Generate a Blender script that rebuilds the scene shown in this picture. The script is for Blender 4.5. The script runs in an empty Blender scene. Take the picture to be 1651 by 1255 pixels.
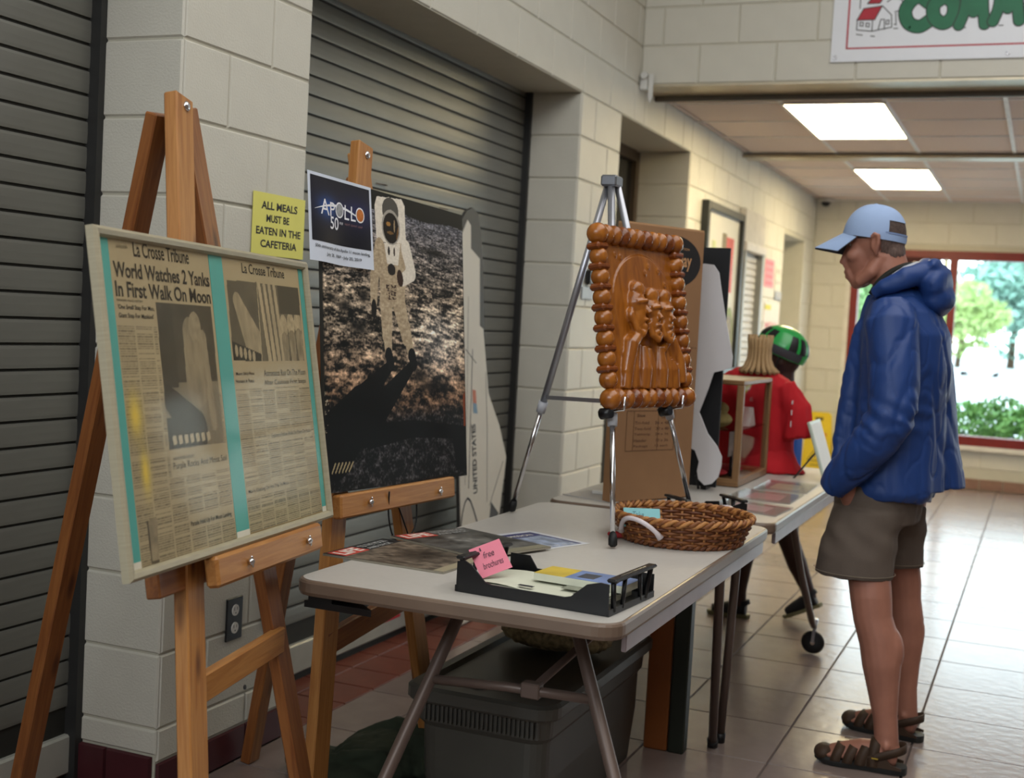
import bpy, math, random
import numpy as np
from mathutils import Vector, Matrix, noise
random.seed(7); np.random.seed(7)
SC = bpy.context.scene
COL = SC.collection

# ------------------------------------------------------------------ camera
def make_camera():
    yaw, pit, rol = .3937, -.0559, .0545
    c, s = math.cos(yaw), math.sin(yaw); cp, sp = math.cos(pit), math.sin(pit); cr, sr = math.cos(rol), math.sin(rol)
    R = Vector((c, s, 0)); Fh = Vector((-s, c, 0)); U = Vector((0, 0, 1))
    FW = Fh*cp + U*sp; UP = -Fh*sp + U*cp
    X = R*cr + UP*sr; Y = -R*sr + UP*cr; Z = -FW
    cam = bpy.data.cameras.new('camera'); o = bpy.data.objects.new('camera', cam); COL.objects.link(o)
    o.matrix_world = Matrix(((X.x, Y.x, Z.x, 2.112), (X.y, Y.y, Z.y, 0), (X.z, Y.z, Z.z, 1.343), (0, 0, 0, 1)))
    cam.sensor_width = 36; cam.lens = 2058.1/1651*36; cam.clip_start = .05; cam.clip_end = 300
    cam.dof.use_dof = True; cam.dof.focus_distance = 3.0; cam.dof.aperture_fstop = 4.0
    SC.camera = o
make_camera()

# ------------------------------------------------------------------ world, lights, exposure
SC.view_settings.view_transform = 'Standard'; SC.view_settings.look = 'None'
SC.view_settings.gamma = 1; SC.view_settings.use_curve_mapping = False
SC.view_settings.exposure = 0.0
W_ = bpy.data.worlds.new('world'); SC.world = W_; W_.use_nodes = True
_nt = W_.node_tree; _nt.nodes.clear()
_o = _nt.nodes.new('ShaderNodeOutputWorld'); _b = _nt.nodes.new('ShaderNodeBackground')
_tc = _nt.nodes.new('ShaderNodeTexCoord'); _sx = _nt.nodes.new('ShaderNodeSeparateXYZ'); _r = _nt.nodes.new('ShaderNodeValToRGB')
_r.color_ramp.elements[0].position = 0.0; _r.color_ramp.elements[0].color = (.93, .98, 1, 1)
_r.color_ramp.elements[1].position = .6; _r.color_ramp.elements[1].color = (.66, .84, 1, 1)
_nt.links.new(_tc.outputs['Generated'], _sx.inputs[0]); _nt.links.new(_sx.outputs['Z'], _r.inputs[0])
_nt.links.new(_r.outputs[0], _b.inputs[0]); _b.inputs[1].default_value = 5.0; _nt.links.new(_b.outputs[0], _o.inputs[0])

def area(name, loc, target, sx, sy, power, col):
    l = bpy.data.lights.new(name, 'AREA'); l.shape = 'RECTANGLE'; l.size = sx; l.size_y = sy; l.energy = power; l.color = col
    o = bpy.data.objects.new(name, l); COL.objects.link(o); o.location = loc
    o.rotation_euler = (Vector(target)-Vector(loc)).to_track_quat('-Z', 'Y').to_euler()
    return o
area('hall_skylight', (2.5, 2.4, 4.15), (2.5, 2.4, 0), 2.6, 6.4, 145, (1.0, .985, .96))
area('entrance_glazing', (1.3, -2.7, 3.4), (.3, 3.6, 2.1), 3.4, 1.4, 105, (.86, .92, 1.0))
area('far_side_fill', (4.9, 9.5, 1.5), (0, 9.5, 1.0), 4.5, 1.8, 42, (.85, .93, 1.0))  # added fill at the solid right wall for floor sheen, no window there

# ------------------------------------------------------------------ helpers
MATS = {}
def srgb(c):
    if isinstance(c, str): c = tuple(int(c[i:i+2], 16)/255 for i in (0, 2, 4))
    return tuple((x/12.92 if x <= .04045 else ((x+.055)/1.055)**2.4) for x in c[:3])
def M(name, col, rough=.6, metal=0., var=.08, scale=12., bump=0., bscale=80., spec=.4, emit=0., alpha=None, trans=0., stretch=(1, 1, 1), coat=0.):
    if name in MATS: return MATS[name]
    m = bpy.data.materials.new(name); m.use_nodes = True; nt = m.node_tree; p = nt.nodes['Principled BSDF']
    c = srgb(col)
    tc = nt.nodes.new('ShaderNodeTexCoord'); mp = nt.nodes.new('ShaderNodeMapping'); mp.inputs['Scale'].default_value = stretch
    nt.links.new(tc.outputs['Object'], mp.inputs[0])
    n = nt.nodes.new('ShaderNodeTexNoise'); n.inputs['Scale'].default_value = scale; n.inputs['Detail'].default_value = 4
    nt.links.new(mp.outputs[0], n.inputs['Vector'])
    r = nt.nodes.new('ShaderNodeValToRGB')
    r.color_ramp.elements[0].position = .3; r.color_ramp.elements[1].position = .7
    r.color_ramp.elements[0].color = (*[max(0, x*(1-var)) for x in c], 1); r.color_ramp.elements[1].color = (*[min(1, x*(1+var)) for x in c], 1)
    nt.links.new(n.outputs[0], r.inputs[0]); nt.links.new(r.outputs[0], p.inputs['Base Color'])
    p.inputs['Roughness'].default_value = rough; p.inputs['Metallic'].default_value = metal; p.inputs['Specular IOR Level'].default_value = spec
    if coat: p.inputs['Coat Weight'].default_value = coat; p.inputs['Coat Roughness'].default_value = .12
    if trans: p.inputs['Transmission Weight'].default_value = trans
    if alpha is not None: p.inputs['Alpha'].default_value = alpha
    if emit:
        p.inputs['Emission Color'].default_value = (*c, 1); p.inputs['Emission Strength'].default_value = emit
    if bump:
        n2 = nt.nodes.new('ShaderNodeTexNoise'); n2.inputs['Scale'].default_value = bscale; n2.inputs['Detail'].default_value = 3
        nt.links.new(mp.outputs[0], n2.inputs['Vector'])
        b = nt.nodes.new('ShaderNodeBump'); b.inputs['Strength'].default_value = min(1, bump); b.inputs['Distance'].default_value = .004
        nt.links.new(n2.outputs[0], b.inputs['Height']); nt.links.new(b.outputs[0], p.inputs['Normal'])
    MATS[name] = m; return m
def wood(name, c1, c2, rough=.42, knots=True, gs=(26, 26, 1.6), spec=.4):
    if name in MATS: return MATS[name]
    m = bpy.data.materials.new(name); m.use_nodes = True; nt = m.node_tree; p = nt.nodes['Principled BSDF']
    tc = nt.nodes.new('ShaderNodeTexCoord'); oi = nt.nodes.new('ShaderNodeObjectInfo')
    ad = nt.nodes.new('ShaderNodeVectorMath'); ad.operation = 'ADD'
    sc = nt.nodes.new('ShaderNodeVectorMath'); sc.operation = 'SCALE'; sc.inputs['Scale'].default_value = 3.0
    cb = nt.nodes.new('ShaderNodeCombineXYZ'); nt.links.new(oi.outputs['Random'], cb.inputs[2]); nt.links.new(cb.outputs[0], sc.inputs[0])
    nt.links.new(tc.outputs['Object'], ad.inputs[0]); nt.links.new(sc.outputs[0], ad.inputs[1])
    mp = nt.nodes.new('ShaderNodeMapping'); mp.inputs['Scale'].default_value = gs; nt.links.new(ad.outputs[0], mp.inputs[0])
    n = nt.nodes.new('ShaderNodeTexNoise'); n.inputs['Scale'].default_value = 3; n.inputs['Detail'].default_value = 6; n.inputs['Distortion'].default_value = 1.2
    nt.links.new(mp.outputs[0], n.inputs['Vector'])
    r = nt.nodes.new('ShaderNodeValToRGB'); r.color_ramp.elements[0].position = .3; r.color_ramp.elements[1].position = .68
    r.color_ramp.elements[0].color = (*srgb(c1), 1); r.color_ramp.elements[1].color = (*srgb(c2), 1)
    nt.links.new(n.outputs[0], r.inputs[0]); out = r.outputs[0]
    if knots:
        mp2 = nt.nodes.new('ShaderNodeMapping'); mp2.inputs['Scale'].default_value = (14, 14, 4.5); nt.links.new(ad.outputs[0], mp2.inputs[0])
        v = nt.nodes.new('ShaderNodeTexVoronoi'); v.inputs['Scale'].default_value = 1.0; nt.links.new(mp2.outputs[0], v.inputs['Vector'])
        kr = nt.nodes.new('ShaderNodeValToRGB'); kr.color_ramp.elements[0].position = .05; kr.color_ramp.elements[0].color = (1, 1, 1, 1)
        kr.color_ramp.elements[1].position = .2; kr.color_ramp.elements[1].color = (0, 0, 0, 1); nt.links.new(v.outputs['Distance'], kr.inputs[0])
        mx = nt.nodes.new('ShaderNodeMix'); mx.data_type = 'RGBA'; mx.inputs[7].default_value = (.07, .02, .008, 1)
        nt.links.new(kr.outputs[0], mx.inputs[0]); nt.links.new(out, mx.inputs[6]); out = mx.outputs[2]
    nt.links.new(out, p.inputs['Base Color']); p.inputs['Roughness'].default_value = rough; p.inputs['Specular IOR Level'].default_value = spec
    b = nt.nodes.new('ShaderNodeBump'); b.inputs['Strength'].default_value = .15; b.inputs['Distance'].default_value = .002
    nt.links.new(n.outputs[0], b.inputs['Height']); nt.links.new(b.outputs[0], p.inputs['Normal'])
    MATS[name] = m; return m
def vmat(name, rough=.5, spec=.3, coat=0.):
    if name in MATS: return MATS[name]
    m = bpy.data.materials.new(name); m.use_nodes = True; nt = m.node_tree; p = nt.nodes['Principled BSDF']
    a = nt.nodes.new('ShaderNodeAttribute'); a.attribute_name = 'print'; nt.links.new(a.outputs['Color'], p.inputs['Base Color'])
    p.inputs['Roughness'].default_value = rough; p.inputs['Specular IOR Level'].default_value = spec
    if coat: p.inputs['Coat Weight'].default_value = coat; p.inputs['Coat Roughness'].default_value = .1
    MATS[name] = m; return m
def glassmat(name, tint=(1, 1, 1), gloss=.08, rough=.02):
    if name in MATS: return MATS[name]
    m = bpy.data.materials.new(name); m.use_nodes = True; nt = m.node_tree; nt.nodes.clear()
    o = nt.nodes.new('ShaderNodeOutputMaterial'); mx = nt.nodes.new('ShaderNodeMixShader'); t = nt.nodes.new('ShaderNodeBsdfTransparent'); g = nt.nodes.new('ShaderNodeBsdfGlossy')
    fr = nt.nodes.new('ShaderNodeLayerWeight'); fr.inputs[0].default_value = .25
    t.inputs[0].default_value = (*tint, 1); g.inputs['Roughness'].default_value = rough
    mm = nt.nodes.new('ShaderNodeMath'); mm.operation = 'MULTIPLY'; mm.inputs[1].default_value = gloss*2; mm.use_clamp = True
    nt.links.new(fr.outputs[0], mm.inputs[0]); nt.links.new(mm.outputs[0], mx.inputs[0])
    nt.links.new(t.outputs[0], mx.inputs[1]); nt.links.new(g.outputs[0], mx.inputs[2]); nt.links.new(mx.outputs[0], o.inputs[0])
    MATS[name] = m; return m

V = lambda *a: np.array(a, float)
def unit(a): a = np.array(a, float); return a/np.linalg.norm(a)
def frame(o, u, v):
    """4x4 matrix with x along u, y along v, z = u x v, origin o"""
    u = unit(u); v = np.array(v, float); v = unit(v-u*(v@u)); n = np.cross(u, v)
    return Matrix(((u[0], v[0], n[0], o[0]), (u[1], v[1], n[1], o[1]), (u[2], v[2], n[2], o[2]), (0, 0, 0, 1)))
def axframe(p0, p1, hint):
    """z along p0->p1, x towards hint"""
    z = unit(np.array(p1, float)-np.array(p0, float)); x = np.array(hint, float); x = unit(x-z*(x@z)); y = np.cross(z, x)
    return Matrix(((x[0], y[0], z[0], p0[0]), (x[1], y[1], z[1], p0[1]), (x[2], y[2], z[2], p0[2]), (0, 0, 0, 1)))

class MB:
    def __init__(s): s.v = []; s.f = []; s.sm = []
    def add(s, vs, fs, M_=None, smooth=False):
        k = len(s.v)
        if M_ is not None: vs = [tuple(M_ @ Vector(p)) for p in vs]
        s.v += [tuple(map(float, p)) for p in vs]; s.f += [tuple(k+i for i in f) for f in fs]; s.sm += [smooth]*len(fs); return s
    def box(s, lo, hi, M_=None, bev=0.):
        x0, y0, z0 = lo; x1, y1, z1 = hi
        if x0 > x1: x0, x1 = x1, x0
        if y0 > y1: y0, y1 = y1, y0
        if z0 > z1: z0, z1 = z1, z0
        if not bev:
            vs = [(x, y, z) for z in (z0, z1) for y in (y0, y1) for x in (x0, x1)]
            fs = [(0, 2, 3, 1), (4, 5, 7, 6), (0, 1, 5, 4), (2, 6, 7, 3), (0, 4, 6, 2), (1, 3, 7, 5)]
            return s.add(vs, fs, M_)
        b = min(bev, (x1-x0)*.45, (y1-y0)*.45, (z1-z0)*.45)
        vs = []; idx = {}
        for iz, z in enumerate((z0, z1)):
            for iy, y in enumerate((y0, y1)):
                for ix, x in enumerate((x0, x1)):
                    dx = b if ix == 0 else -b; dy = b if iy == 0 else -b; dz = b if iz == 0 else -b
                    for a, p in (('x', (x, y+dy, z+dz)), ('y', (x+dx, y, z+dz)), ('z', (x+dx, y+dy, z))):
                        idx[(ix, iy, iz, a)] = len(vs); vs.append(p)
        g = lambda *k: idx[k]; fs = []
        for i in (0, 1):
            q = [g(i, 0, 0, 'x'), g(i, 1, 0, 'x'), g(i, 1, 1, 'x'), g(i, 0, 1, 'x')]; fs.append(q if i else q[::-1])
            q = [g(0, i, 0, 'y'), g(0, i, 1, 'y'), g(1, i, 1, 'y'), g(1, i, 0, 'y')]; fs.append(q if i else q[::-1])
            q = [g(0, 0, i, 'z'), g(1, 0, i, 'z'), g(1, 1, i, 'z'), g(0, 1, i, 'z')]; fs.append(q if i else q[::-1])
        for i in (0, 1):
            for j in (0, 1):
                q = [g(i, j, 0, 'x'), g(i, j, 1, 'x'), g(i, j, 1, 'y'), g(i, j, 0, 'y')]; fs.append(q if (i ^ j) else q[::-1])
                q = [g(i, 0, j, 'x'), g(i, 1, j, 'x'), g(i, 1, j, 'z'), g(i, 0, j, 'z')]; fs.append(q[::-1] if (i ^ j) else q)
                q = [g(0, i, j, 'y'), g(1, i, j, 'y'), g(1, i, j, 'z'), g(0, i, j, 'z')]; fs.append(q if (i ^ j) else q[::-1])
        for i in (0, 1):
            for j in (0, 1):
                for k in (0, 1):
                    q = [g(i, j, k, 'x'), g(i, j, k, 'y'), g(i, j, k, 'z')]; fs.append(q if (i+j+k) % 2 else q[::-1])
        return s.add(vs, fs, M_)
    def rings(s, rs, cap=True, smooth=True, M_=None, closed=False):
        n = len(rs[0]); vs = [p for r in rs for p in r]; fs = []
        m = len(rs)
        for i in range(m if closed else m-1):
            a = i*n; b = ((i+1) % m)*n
            for j in range(n): fs.append((a+j, a+(j+1) % n, b+(j+1) % n, b+j))
        s.add(vs, fs, M_, smooth)
        if cap and not closed:
            k = len(s.v)-len(vs)
            s.f.append(tuple(k+j for j in range(n))[::-1]); s.f.append(tuple(k+(m-1)*n+j for j in range(n))); s.sm += [False, False]
        return s
    def cone(s, p0, p1, r0, r1=None, n=16, cap=True):
        r1 = r0 if r1 is None else r1
        z = unit(np.array(p1, float)-np.array(p0, float)); h = V(1, 0, 0) if abs(z[0]) < .8 else V(0, 1, 0); x = unit(np.cross(z, h)); y = np.cross(z, x)
        rs = [[tuple(np.array(p, float)+r*(math.cos(t)*x+math.sin(t)*y)) for t in [2*math.pi*k/n for k in range(n)]] for p, r in ((p0, r0), (p1, r1))]
        return s.rings(rs, cap)
    def tube(s, pts, r, n=10, closed=False, cap=True):
        P = [np.array(p, float) for p in pts]; m = len(P); rs = []; prev = None
        for i in range(m):
            if closed: t = unit(P[(i+1) % m]-P[i-1])
            else: t = unit(P[min(i+1, m-1)]-P[max(i-1, 0)])
            if prev is None: h = V(0, 0, 1) if abs(t[2]) < .9 else V(1, 0, 0); x = unit(np.cross(t, h))
            else: x = unit(prev-t*(prev@t))
            prev = x; y = np.cross(t, x); rr = r[i] if hasattr(r, '__len__') else r
            rs.append([tuple(P[i]+rr*(math.cos(a)*x+math.sin(a)*y)) for a in [2*math.pi*k/n for k in range(n)]])
        return s.rings(rs, cap, closed=closed)
    def lathe(s, prof, n=24, M_=None, smooth=True):
        rs = [[(r*math.cos(2*math.pi*k/n), r*math.sin(2*math.pi*k/n), z) for k in range(n)] for r, z in prof]
        return s.rings(rs, True, smooth, M_)
    def ell(s, c, r, n=16, m=10, M_=None):
        rs = []
        for i in range(1, m):
            a = -math.pi/2+math.pi*i/m
            rs.append([(c[0]+r[0]*math.cos(a)*math.cos(t), c[1]+r[1]*math.cos(a)*math.sin(t), c[2]+r[2]*math.sin(a)) for t in [2*math.pi*k/n for k in range(n)]])
        return s.rings(rs, True, True, M_)
    def prism(s, poly, z0, z1, M_=None):
        n = len(poly)
        ar = sum(poly[i][0]*poly[(i+1) % n][1]-poly[(i+1) % n][0]*poly[i][1] for i in range(n))
        if ar < 0: poly = poly[::-1]
        vs = [(x, y, z0) for x, y in poly]+[(x, y, z1) for x, y in poly]
        fs = [tuple(range(n))[::-1], tuple(range(n, 2*n))]+[(i, (i+1) % n, n+(i+1) % n, n+i) for i in range(n)]
        return s.add(vs, fs, M_)
    def flat(s, poly, z, M_=None):
        n = len(poly); ar = sum(poly[i][0]*poly[(i+1) % n][1]-poly[(i+1) % n][0]*poly[i][1] for i in range(n))
        if ar < 0: poly = poly[::-1]
        return s.add([(x, y, z) for x, y in poly], [tuple(range(n))], M_)
    def loft(s, sec, n=20, M_=None):
        """sec: list of (cx,cy,cz,rx,ry) horizontal ellipses"""
        rs = [[(cx+rx*math.cos(t), cy+ry*math.sin(t), cz) for t in [2*math.pi*k/n for k in range(n)]] for cx, cy, cz, rx, ry in sec]
        return s.rings(rs, True, True, M_)
    def mesh(s, name, Minv=None):
        me = bpy.data.meshes.new(name); vs = s.v
        if Minv is not None:
            A = np.array(Minv); v = np.array(vs); vs = (v@A[:3, :3].T+A[:3, 3]).tolist()
        me.from_pydata(vs, [], s.f); me.polygons.foreach_set('use_smooth', s.sm); me.update(); return me

WM = {}
def link(o, parent=None, Mw=None):
    """Mw: world matrix of o"""
    COL.objects.link(o); Mw = Mw or Matrix.Identity(4)
    if parent is not None:
        o.parent = parent; o.matrix_basis = WM[parent.name].inverted() @ Mw
    else: o.matrix_basis = Mw
    WM[o.name] = Mw.copy(); return o
def thing(name, label, cat, M_=None, group=None, loc=None):
    o = bpy.data.objects.new(name, None); o.empty_display_size = .05
    if loc is not None: M_ = Matrix.Translation(loc)
    link(o, None, M_); return tag(o, label, cat, group)
def tag(o, label=None, cat=None, group=None, kind=None):
    if label: o['label'] = label
    if cat: o['category'] = cat
    if group: o['group'] = group
    if kind: o['kind'] = kind
    return o
def obj(name, mb, m, parent=None, M_=None, world=True):
    """vertices of mb are world coordinates when world, else they are in the object's frame M_ (default: the parent's frame)"""
    if world:
        Mw = M_ if M_ is not None else (WM[parent.name] if parent is not None else Matrix.Identity(4))
        me = mb.mesh(name, Mw.inverted())
    else:
        Mw = M_ if M_ is not None else (WM[parent.name] if parent is not None else Matrix.Identity(4))
        me = mb.mesh(name)
    me.materials.append(m); o = bpy.data.objects.new(name, me); return link(o, parent, Mw)
def solo(name, mb, m, label, cat, loc, group=None):
    return tag(obj(name, mb, m, None, Matrix.Translation(loc)), label, cat, group)
def bar(name, p0, p1, w, d, hint, m, parent, bev=.003, off=(0, 0)):
    """square bar from p0 to p1: w across hint direction, d across the other"""
    A = axframe(p0, p1, hint); L = float(np.linalg.norm(np.array(p1, float)-np.array(p0, float)))
    mb = MB().box((-w/2+off[0], -d/2+off[1], 0), (w/2+off[0], d/2+off[1], L), bev=bev)
    return obj(name, mb, m, parent, A, world=False)
def loc3(x, y, z): return Matrix.Translation((x, y, z))
def strings(items):
    """items: (text, x0,y0,x1,y1, z, bold, shear) fitted into boxes of the local xy plane -> MB"""
    mb = MB()
    for it in items:
        t, x0, y0, x1, y1, z = it[:6]; bold = it[6] if len(it) > 6 else 0; sh = it[7] if len(it) > 7 else 0
        cu = bpy.data.curves.new('t', 'FONT'); cu.body = t; cu.size = 1; cu.offset = bold; cu.shear = sh; cu.resolution_u = 3; cu.fill_mode = 'FRONT'
        ob = bpy.data.objects.new('t', cu); COL.objects.link(ob)
        dg = bpy.context.evaluated_depsgraph_get(); me = bpy.data.meshes.new_from_object(ob.evaluated_get(dg))
        v = np.array([p.co[:] for p in me.vertices]); fs = [tuple(p.vertices) for p in me.polygons]
        bpy.data.objects.remove(ob); bpy.data.curves.remove(cu); bpy.data.meshes.remove(me)
        if len(v) == 0: continue
        a, b = v.min(0), v.max(0)
        q = [(x0+(p[0]-a[0])/(b[0]-a[0])*(x1-x0), y0+(p[1]-a[1])/(b[1]-a[1])*(y1-y0), z) for p in v]
        mb.add(q, fs)
    return mb
def blob(mb, voxel=.008, smooth=6, disp=None, name='b'):
    """voxel-union of the closed shells of mb, smoothed; returns MB"""
    me = mb.mesh(name); ob = bpy.data.objects.new(name, me); COL.objects.link(ob)
    r = ob.modifiers.new('r', 'REMESH'); r.mode = 'VOXEL'; r.voxel_size = voxel; r.use_smooth_shade = True
    if smooth: s = ob.modifiers.new('s', 'SMOOTH'); s.factor = .5; s.iterations = smooth
    dg = bpy.context.evaluated_depsgraph_get(); e = bpy.data.meshes.new_from_object(ob.evaluated_get(dg))
    n = len(e.vertices); v = np.empty(n*3); e.vertices.foreach_get('co', v); v = v.reshape(-1, 3)
    nn = np.empty(n*3); e.vertices.foreach_get('normal', nn); nn = nn.reshape(-1, 3)
    fs = [tuple(p.vertices) for p in e.polygons]
    bpy.data.objects.remove(ob); bpy.data.meshes.remove(e); bpy.data.meshes.remove(me)
    if disp is not None: v = v+nn*np.array([disp(p) for p in v])[:, None]
    out = MB(); out.v = v.tolist(); out.f = fs; out.sm = [True]*len(fs); return out
def grid_print(name, w, h, nx, ny, fn, m, parent, z=0., origin=(0, 0), bend=None):
    """flat sheet whose printed picture is a colour attribute; fn(X,Y)->rgb sRGB arrays, X,Y in local metres"""
    xs = np.linspace(0, w, nx); ys = np.linspace(0, h, ny); X, Y = np.meshgrid(xs, ys)
    Z = np.full(X.shape, z) if bend is None else z+bend(X, Y)
    v = np.stack([X+origin[0], Y+origin[1], Z], -1).reshape(-1, 3)
    i = np.arange(nx*ny).reshape(ny, nx); f = np.stack([i[:-1, :-1], i[:-1, 1:], i[1:, 1:], i[1:, :-1]], -1).reshape(-1, 4)
    me = bpy.data.meshes.new(name); me.from_pydata(v.tolist(), [], f.tolist())
    rgb = np.clip(fn(X, Y), 0, 1); lin = np.where(rgb <= .04045, rgb/12.92, ((rgb+.055)/1.055)**2.4)
    a = me.color_attributes.new('print', 'FLOAT_COLOR', 'POINT')
    a.data.foreach_set('color', np.concatenate([lin.reshape(-1, 3), np.ones((nx*ny, 1))], 1).astype(np.float32).ravel())
    me.materials.append(m); o = bpy.data.objects.new(name, me); return link(o, parent, WM[parent.name])
# numpy value noise
_N = np.random.RandomState(3).rand(256, 256)
def vn(x, y):
    xi = np.floor(x).astype(int); yi = np.floor(y).astype(int); fx = x-xi; fy = y-yi; fx = fx*fx*(3-2*fx); fy = fy*fy*(3-2*fy)
    g = lambda a, b: _N[a % 256, b % 256]
    return (g(xi, yi)*(1-fx)+g(xi+1, yi)*fx)*(1-fy)+(g(xi, yi+1)*(1-fx)+g(xi+1, yi+1)*fx)*fy
def fbm(x, y, o=4):
    s = 0; a = .5
    for k in range(o): s = s+a*vn(x*2**k+17*k, y*2**k+31*k); a *= .5
    return s
def ellm(X, Y, cx, cy, rx, ry, a=0.):
    dx, dy = X-cx, Y-cy; c, s = math.cos(a), math.sin(a); return ((dx*c+dy*s)/rx)**2+((-dx*s+dy*c)/ry)**2 < 1
def capm(X, Y, p, q, r0, r1):
    px, py = p; dx, dy = q[0]-px, q[1]-py; L = dx*dx+dy*dy; t = np.clip(((X-px)*dx+(Y-py)*dy)/L, 0, 1)
    return np.hypot(X-px-t*dx, Y-py-t*dy) < r0+(r1-r0)*t
def polym(X, Y, P):
    ins = np.zeros(X.shape, bool); n = len(P)
    for i in range(n):
        x0, y0 = P[i]; x1, y1 = P[(i+1) % n]
        if y0 == y1: continue
        c = ((y0 > Y) != (y1 > Y)) & (X < (x1-x0)*(Y-y0)/(y1-y0)+x0); ins ^= c
    return ins

# ------------------------------------------------------------------ materials
PAINT = M('cream_block_paint', 'cbc8bb', .5, var=.025, scale=7, bump=.35, bscale=160, spec=.35)
MORTAR = M('painted_mortar', 'bfbbaa', .7, var=.03, bump=.2)
SLAT = M('grey_shutter_metal', '75756e', .42, .35, var=.06, scale=5, stretch=(1, 1, 6))
SLOT = M('shutter_dark_gap', '24241f', .7)
TILE = M('beige_floor_tile', 'a3928a', .3, var=.08, scale=9, bump=.25, bscale=25, spec=.5)
GROUT = M('floor_grout', '4e423e', .8)
QUARRY = M('red_quarry_tile', '6d3a2c', .45, var=.14, scale=10)
MAROON = M('maroon_base_tile', '4a2328', .35, var=.08)
CTILE = M('acoustic_ceiling_tile', 'd6c6bd', .85, var=.04, scale=90, bump=.3, bscale=260)
GRIDM = M('ceiling_grid_white', 'dedede', .5)
BEAMM = M('beige_metal_track', 'b5aa92', .35, .4)
ALU = M('brushed_aluminium', 'a9abb2', .32, .75, var=.05)
CHROME = M('bright_steel', 'd5d5d8', .15, 1.)
BLACK = M('black_plastic', '0f1013', .38, spec=.45)
RUB = M('black_rubber', '0e0e0f', .6)
EASEL = wood('amber_pine', '96602e', 'b07c44')
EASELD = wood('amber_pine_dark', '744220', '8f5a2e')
CARVE = wood('varnished_carving_wood', '7c4310', 'a3621f', rough=.25, knots=False, gs=(10, 2.5, 10), spec=.6)
CARVED = wood('carving_dark_rings', '5e2c08', '834416', rough=.25, knots=False, gs=(20, 20, 4), spec=.6)
WHITE = M('white_board', 'd9d7d0', .55, var=.02)

# ------------------------------------------------------------------ setting
B_ = .2032; Z0 = .1917
zr = lambda k: Z0+k*B_
YA, LA, YB, YW, YC, YE = 2.751, .6096, 5.761, 6.652, 7.775, 12.40
REC = -.28
_bc = {}
def panelmesh(w, h, t, c, mat):
    k = (round(w, 4), round(h, 4), t, c, mat.name)
    if k not in _bc:
        mb = MB(); g = .0025
        a = [(g, g, 0), (w-g, g, 0), (w-g, h-g, 0), (g, h-g, 0)]; b = [(g+c, g+c, t), (w-g-c, g+c, t), (w-g-c, h-g-c, t), (g+c, h-g-c, t)]
        mb.add(a+b, [(4, 5, 6, 7)]+[(i, (i+1) % 4, 4+(i+1) % 4, 4+i) for i in range(4)])
        me = mb.mesh('panel'); me.materials.append(mat); _bc[k] = me
    return _bc[k]
def piece(name, parent, o, u, v, w, h, t=.006, c=.005, mat=None):
    ob = bpy.data.objects.new(name, panelmesh(w, h, t, c, mat or PAINT)); return link(ob, parent, frame(o, u, v))
def courses(parent, origin, u, length, k0, k1, joint, zmin=None, zmax=None, s0=0.):
    """block courses k0..k1 on a vertical face; joint(k) = position of one vertical joint along u"""
    for k in range(k0, k1):
        a, b = zr(k), zr(k+1)
        if zmin is not None: a = max(a, zmin)
        if zmax is not None: b = min(b, zmax)
        if b-a < .03: continue
        j = joint(k) % .4064; xs = [s0]
        x = math.floor(s0/.4064)*.4064+j
        while x < length-.02:
            if x > s0+.02: xs.append(x)
            x += .4064
        xs.append(length)
        for p, q in zip(xs, xs[1:]):
            if q-p > .02: piece('block', parent, (origin[0]+u[0]*p, origin[1]+u[1]*p, a), u, (0, 0, 1), q-p, b-a)

# front part of the left wall: pillars A and B, header above the openings
mb = MB()
mb.box((-.45, YA, 0), (-.006, YA+LA, zr(11))); mb.box((-.45, YB, 0), (-.006, YB+LA, zr(11))); mb.box((-.45, -.5, zr(11)), (-.006, YC, 4.2))
mb.box((-.45, -.5, 0), (-.006, .4, zr(11)))
wl = tag(obj('wall_left', mb, MORTAR), 'painted cream block wall with two pillars between shutter openings', kind='structure')
mb = MB().box((-.45, YC, 0), (-.006, 10.92, 4.2)).box((-.45, 11.89, 0), (-.006, YE+.3, 4.2)).box((-.45, 10.92, 2.185), (-.006, 11.89, 4.2))
wl2 = tag(obj('wall_left', mb, MORTAR), 'painted cream block wall with notices, beyond the recessed door', kind='structure')
JA = lambda k: .4064 if k % 2 else .2032
courses(wl, (-.006, YA, 0), (0, 1, 0), LA, 0, 11, JA); courses(wl, (-.006, YB, 0), (0, 1, 0), LA, 0, 11, JA)
for y in (YA, YB):
    courses(wl, (-.006, y, 0), (0, 1, 0), LA, -1, 0, JA, zmin=.10)
    for k in range(-1, 11):
        a = max(.12, zr(k)); piece('block', wl, (REC-.02, y, a), (1, 0, 0), (0, 0, 1), -REC+.02, zr(k+1)-a)
for k in range(0, 11): piece('block', wl, (-.44, YC, zr(k)), (1, 0, 0), (0, 0, 1), .44, B_)
courses(wl, (-.006, 1.6, 0), (0, 1, 0), YW+.02-1.6, 11, 16, lambda k: .1 if k % 2 else .3032)
courses(wl, (-.006, YW, 0), (0, 1, 0), YC-YW, 11, 12, lambda k: .1)
J2 = lambda k: .4064 if k % 2 else .2032
courses(wl2, (-.006, YC, 0), (0, 1, 0), 10.92-YC, 0, 12, J2)
courses(wl2, (-.006, 10.92, 0), (0, 1, 0), .97, 10, 12, lambda k: .2+(k % 2)*.2, zmin=2.185)
courses(wl2, (-.006, 11.89, 0), (0, 1, 0), YE-11.89, 0, 12, lambda k: .1+(k % 2)*.2)
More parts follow.
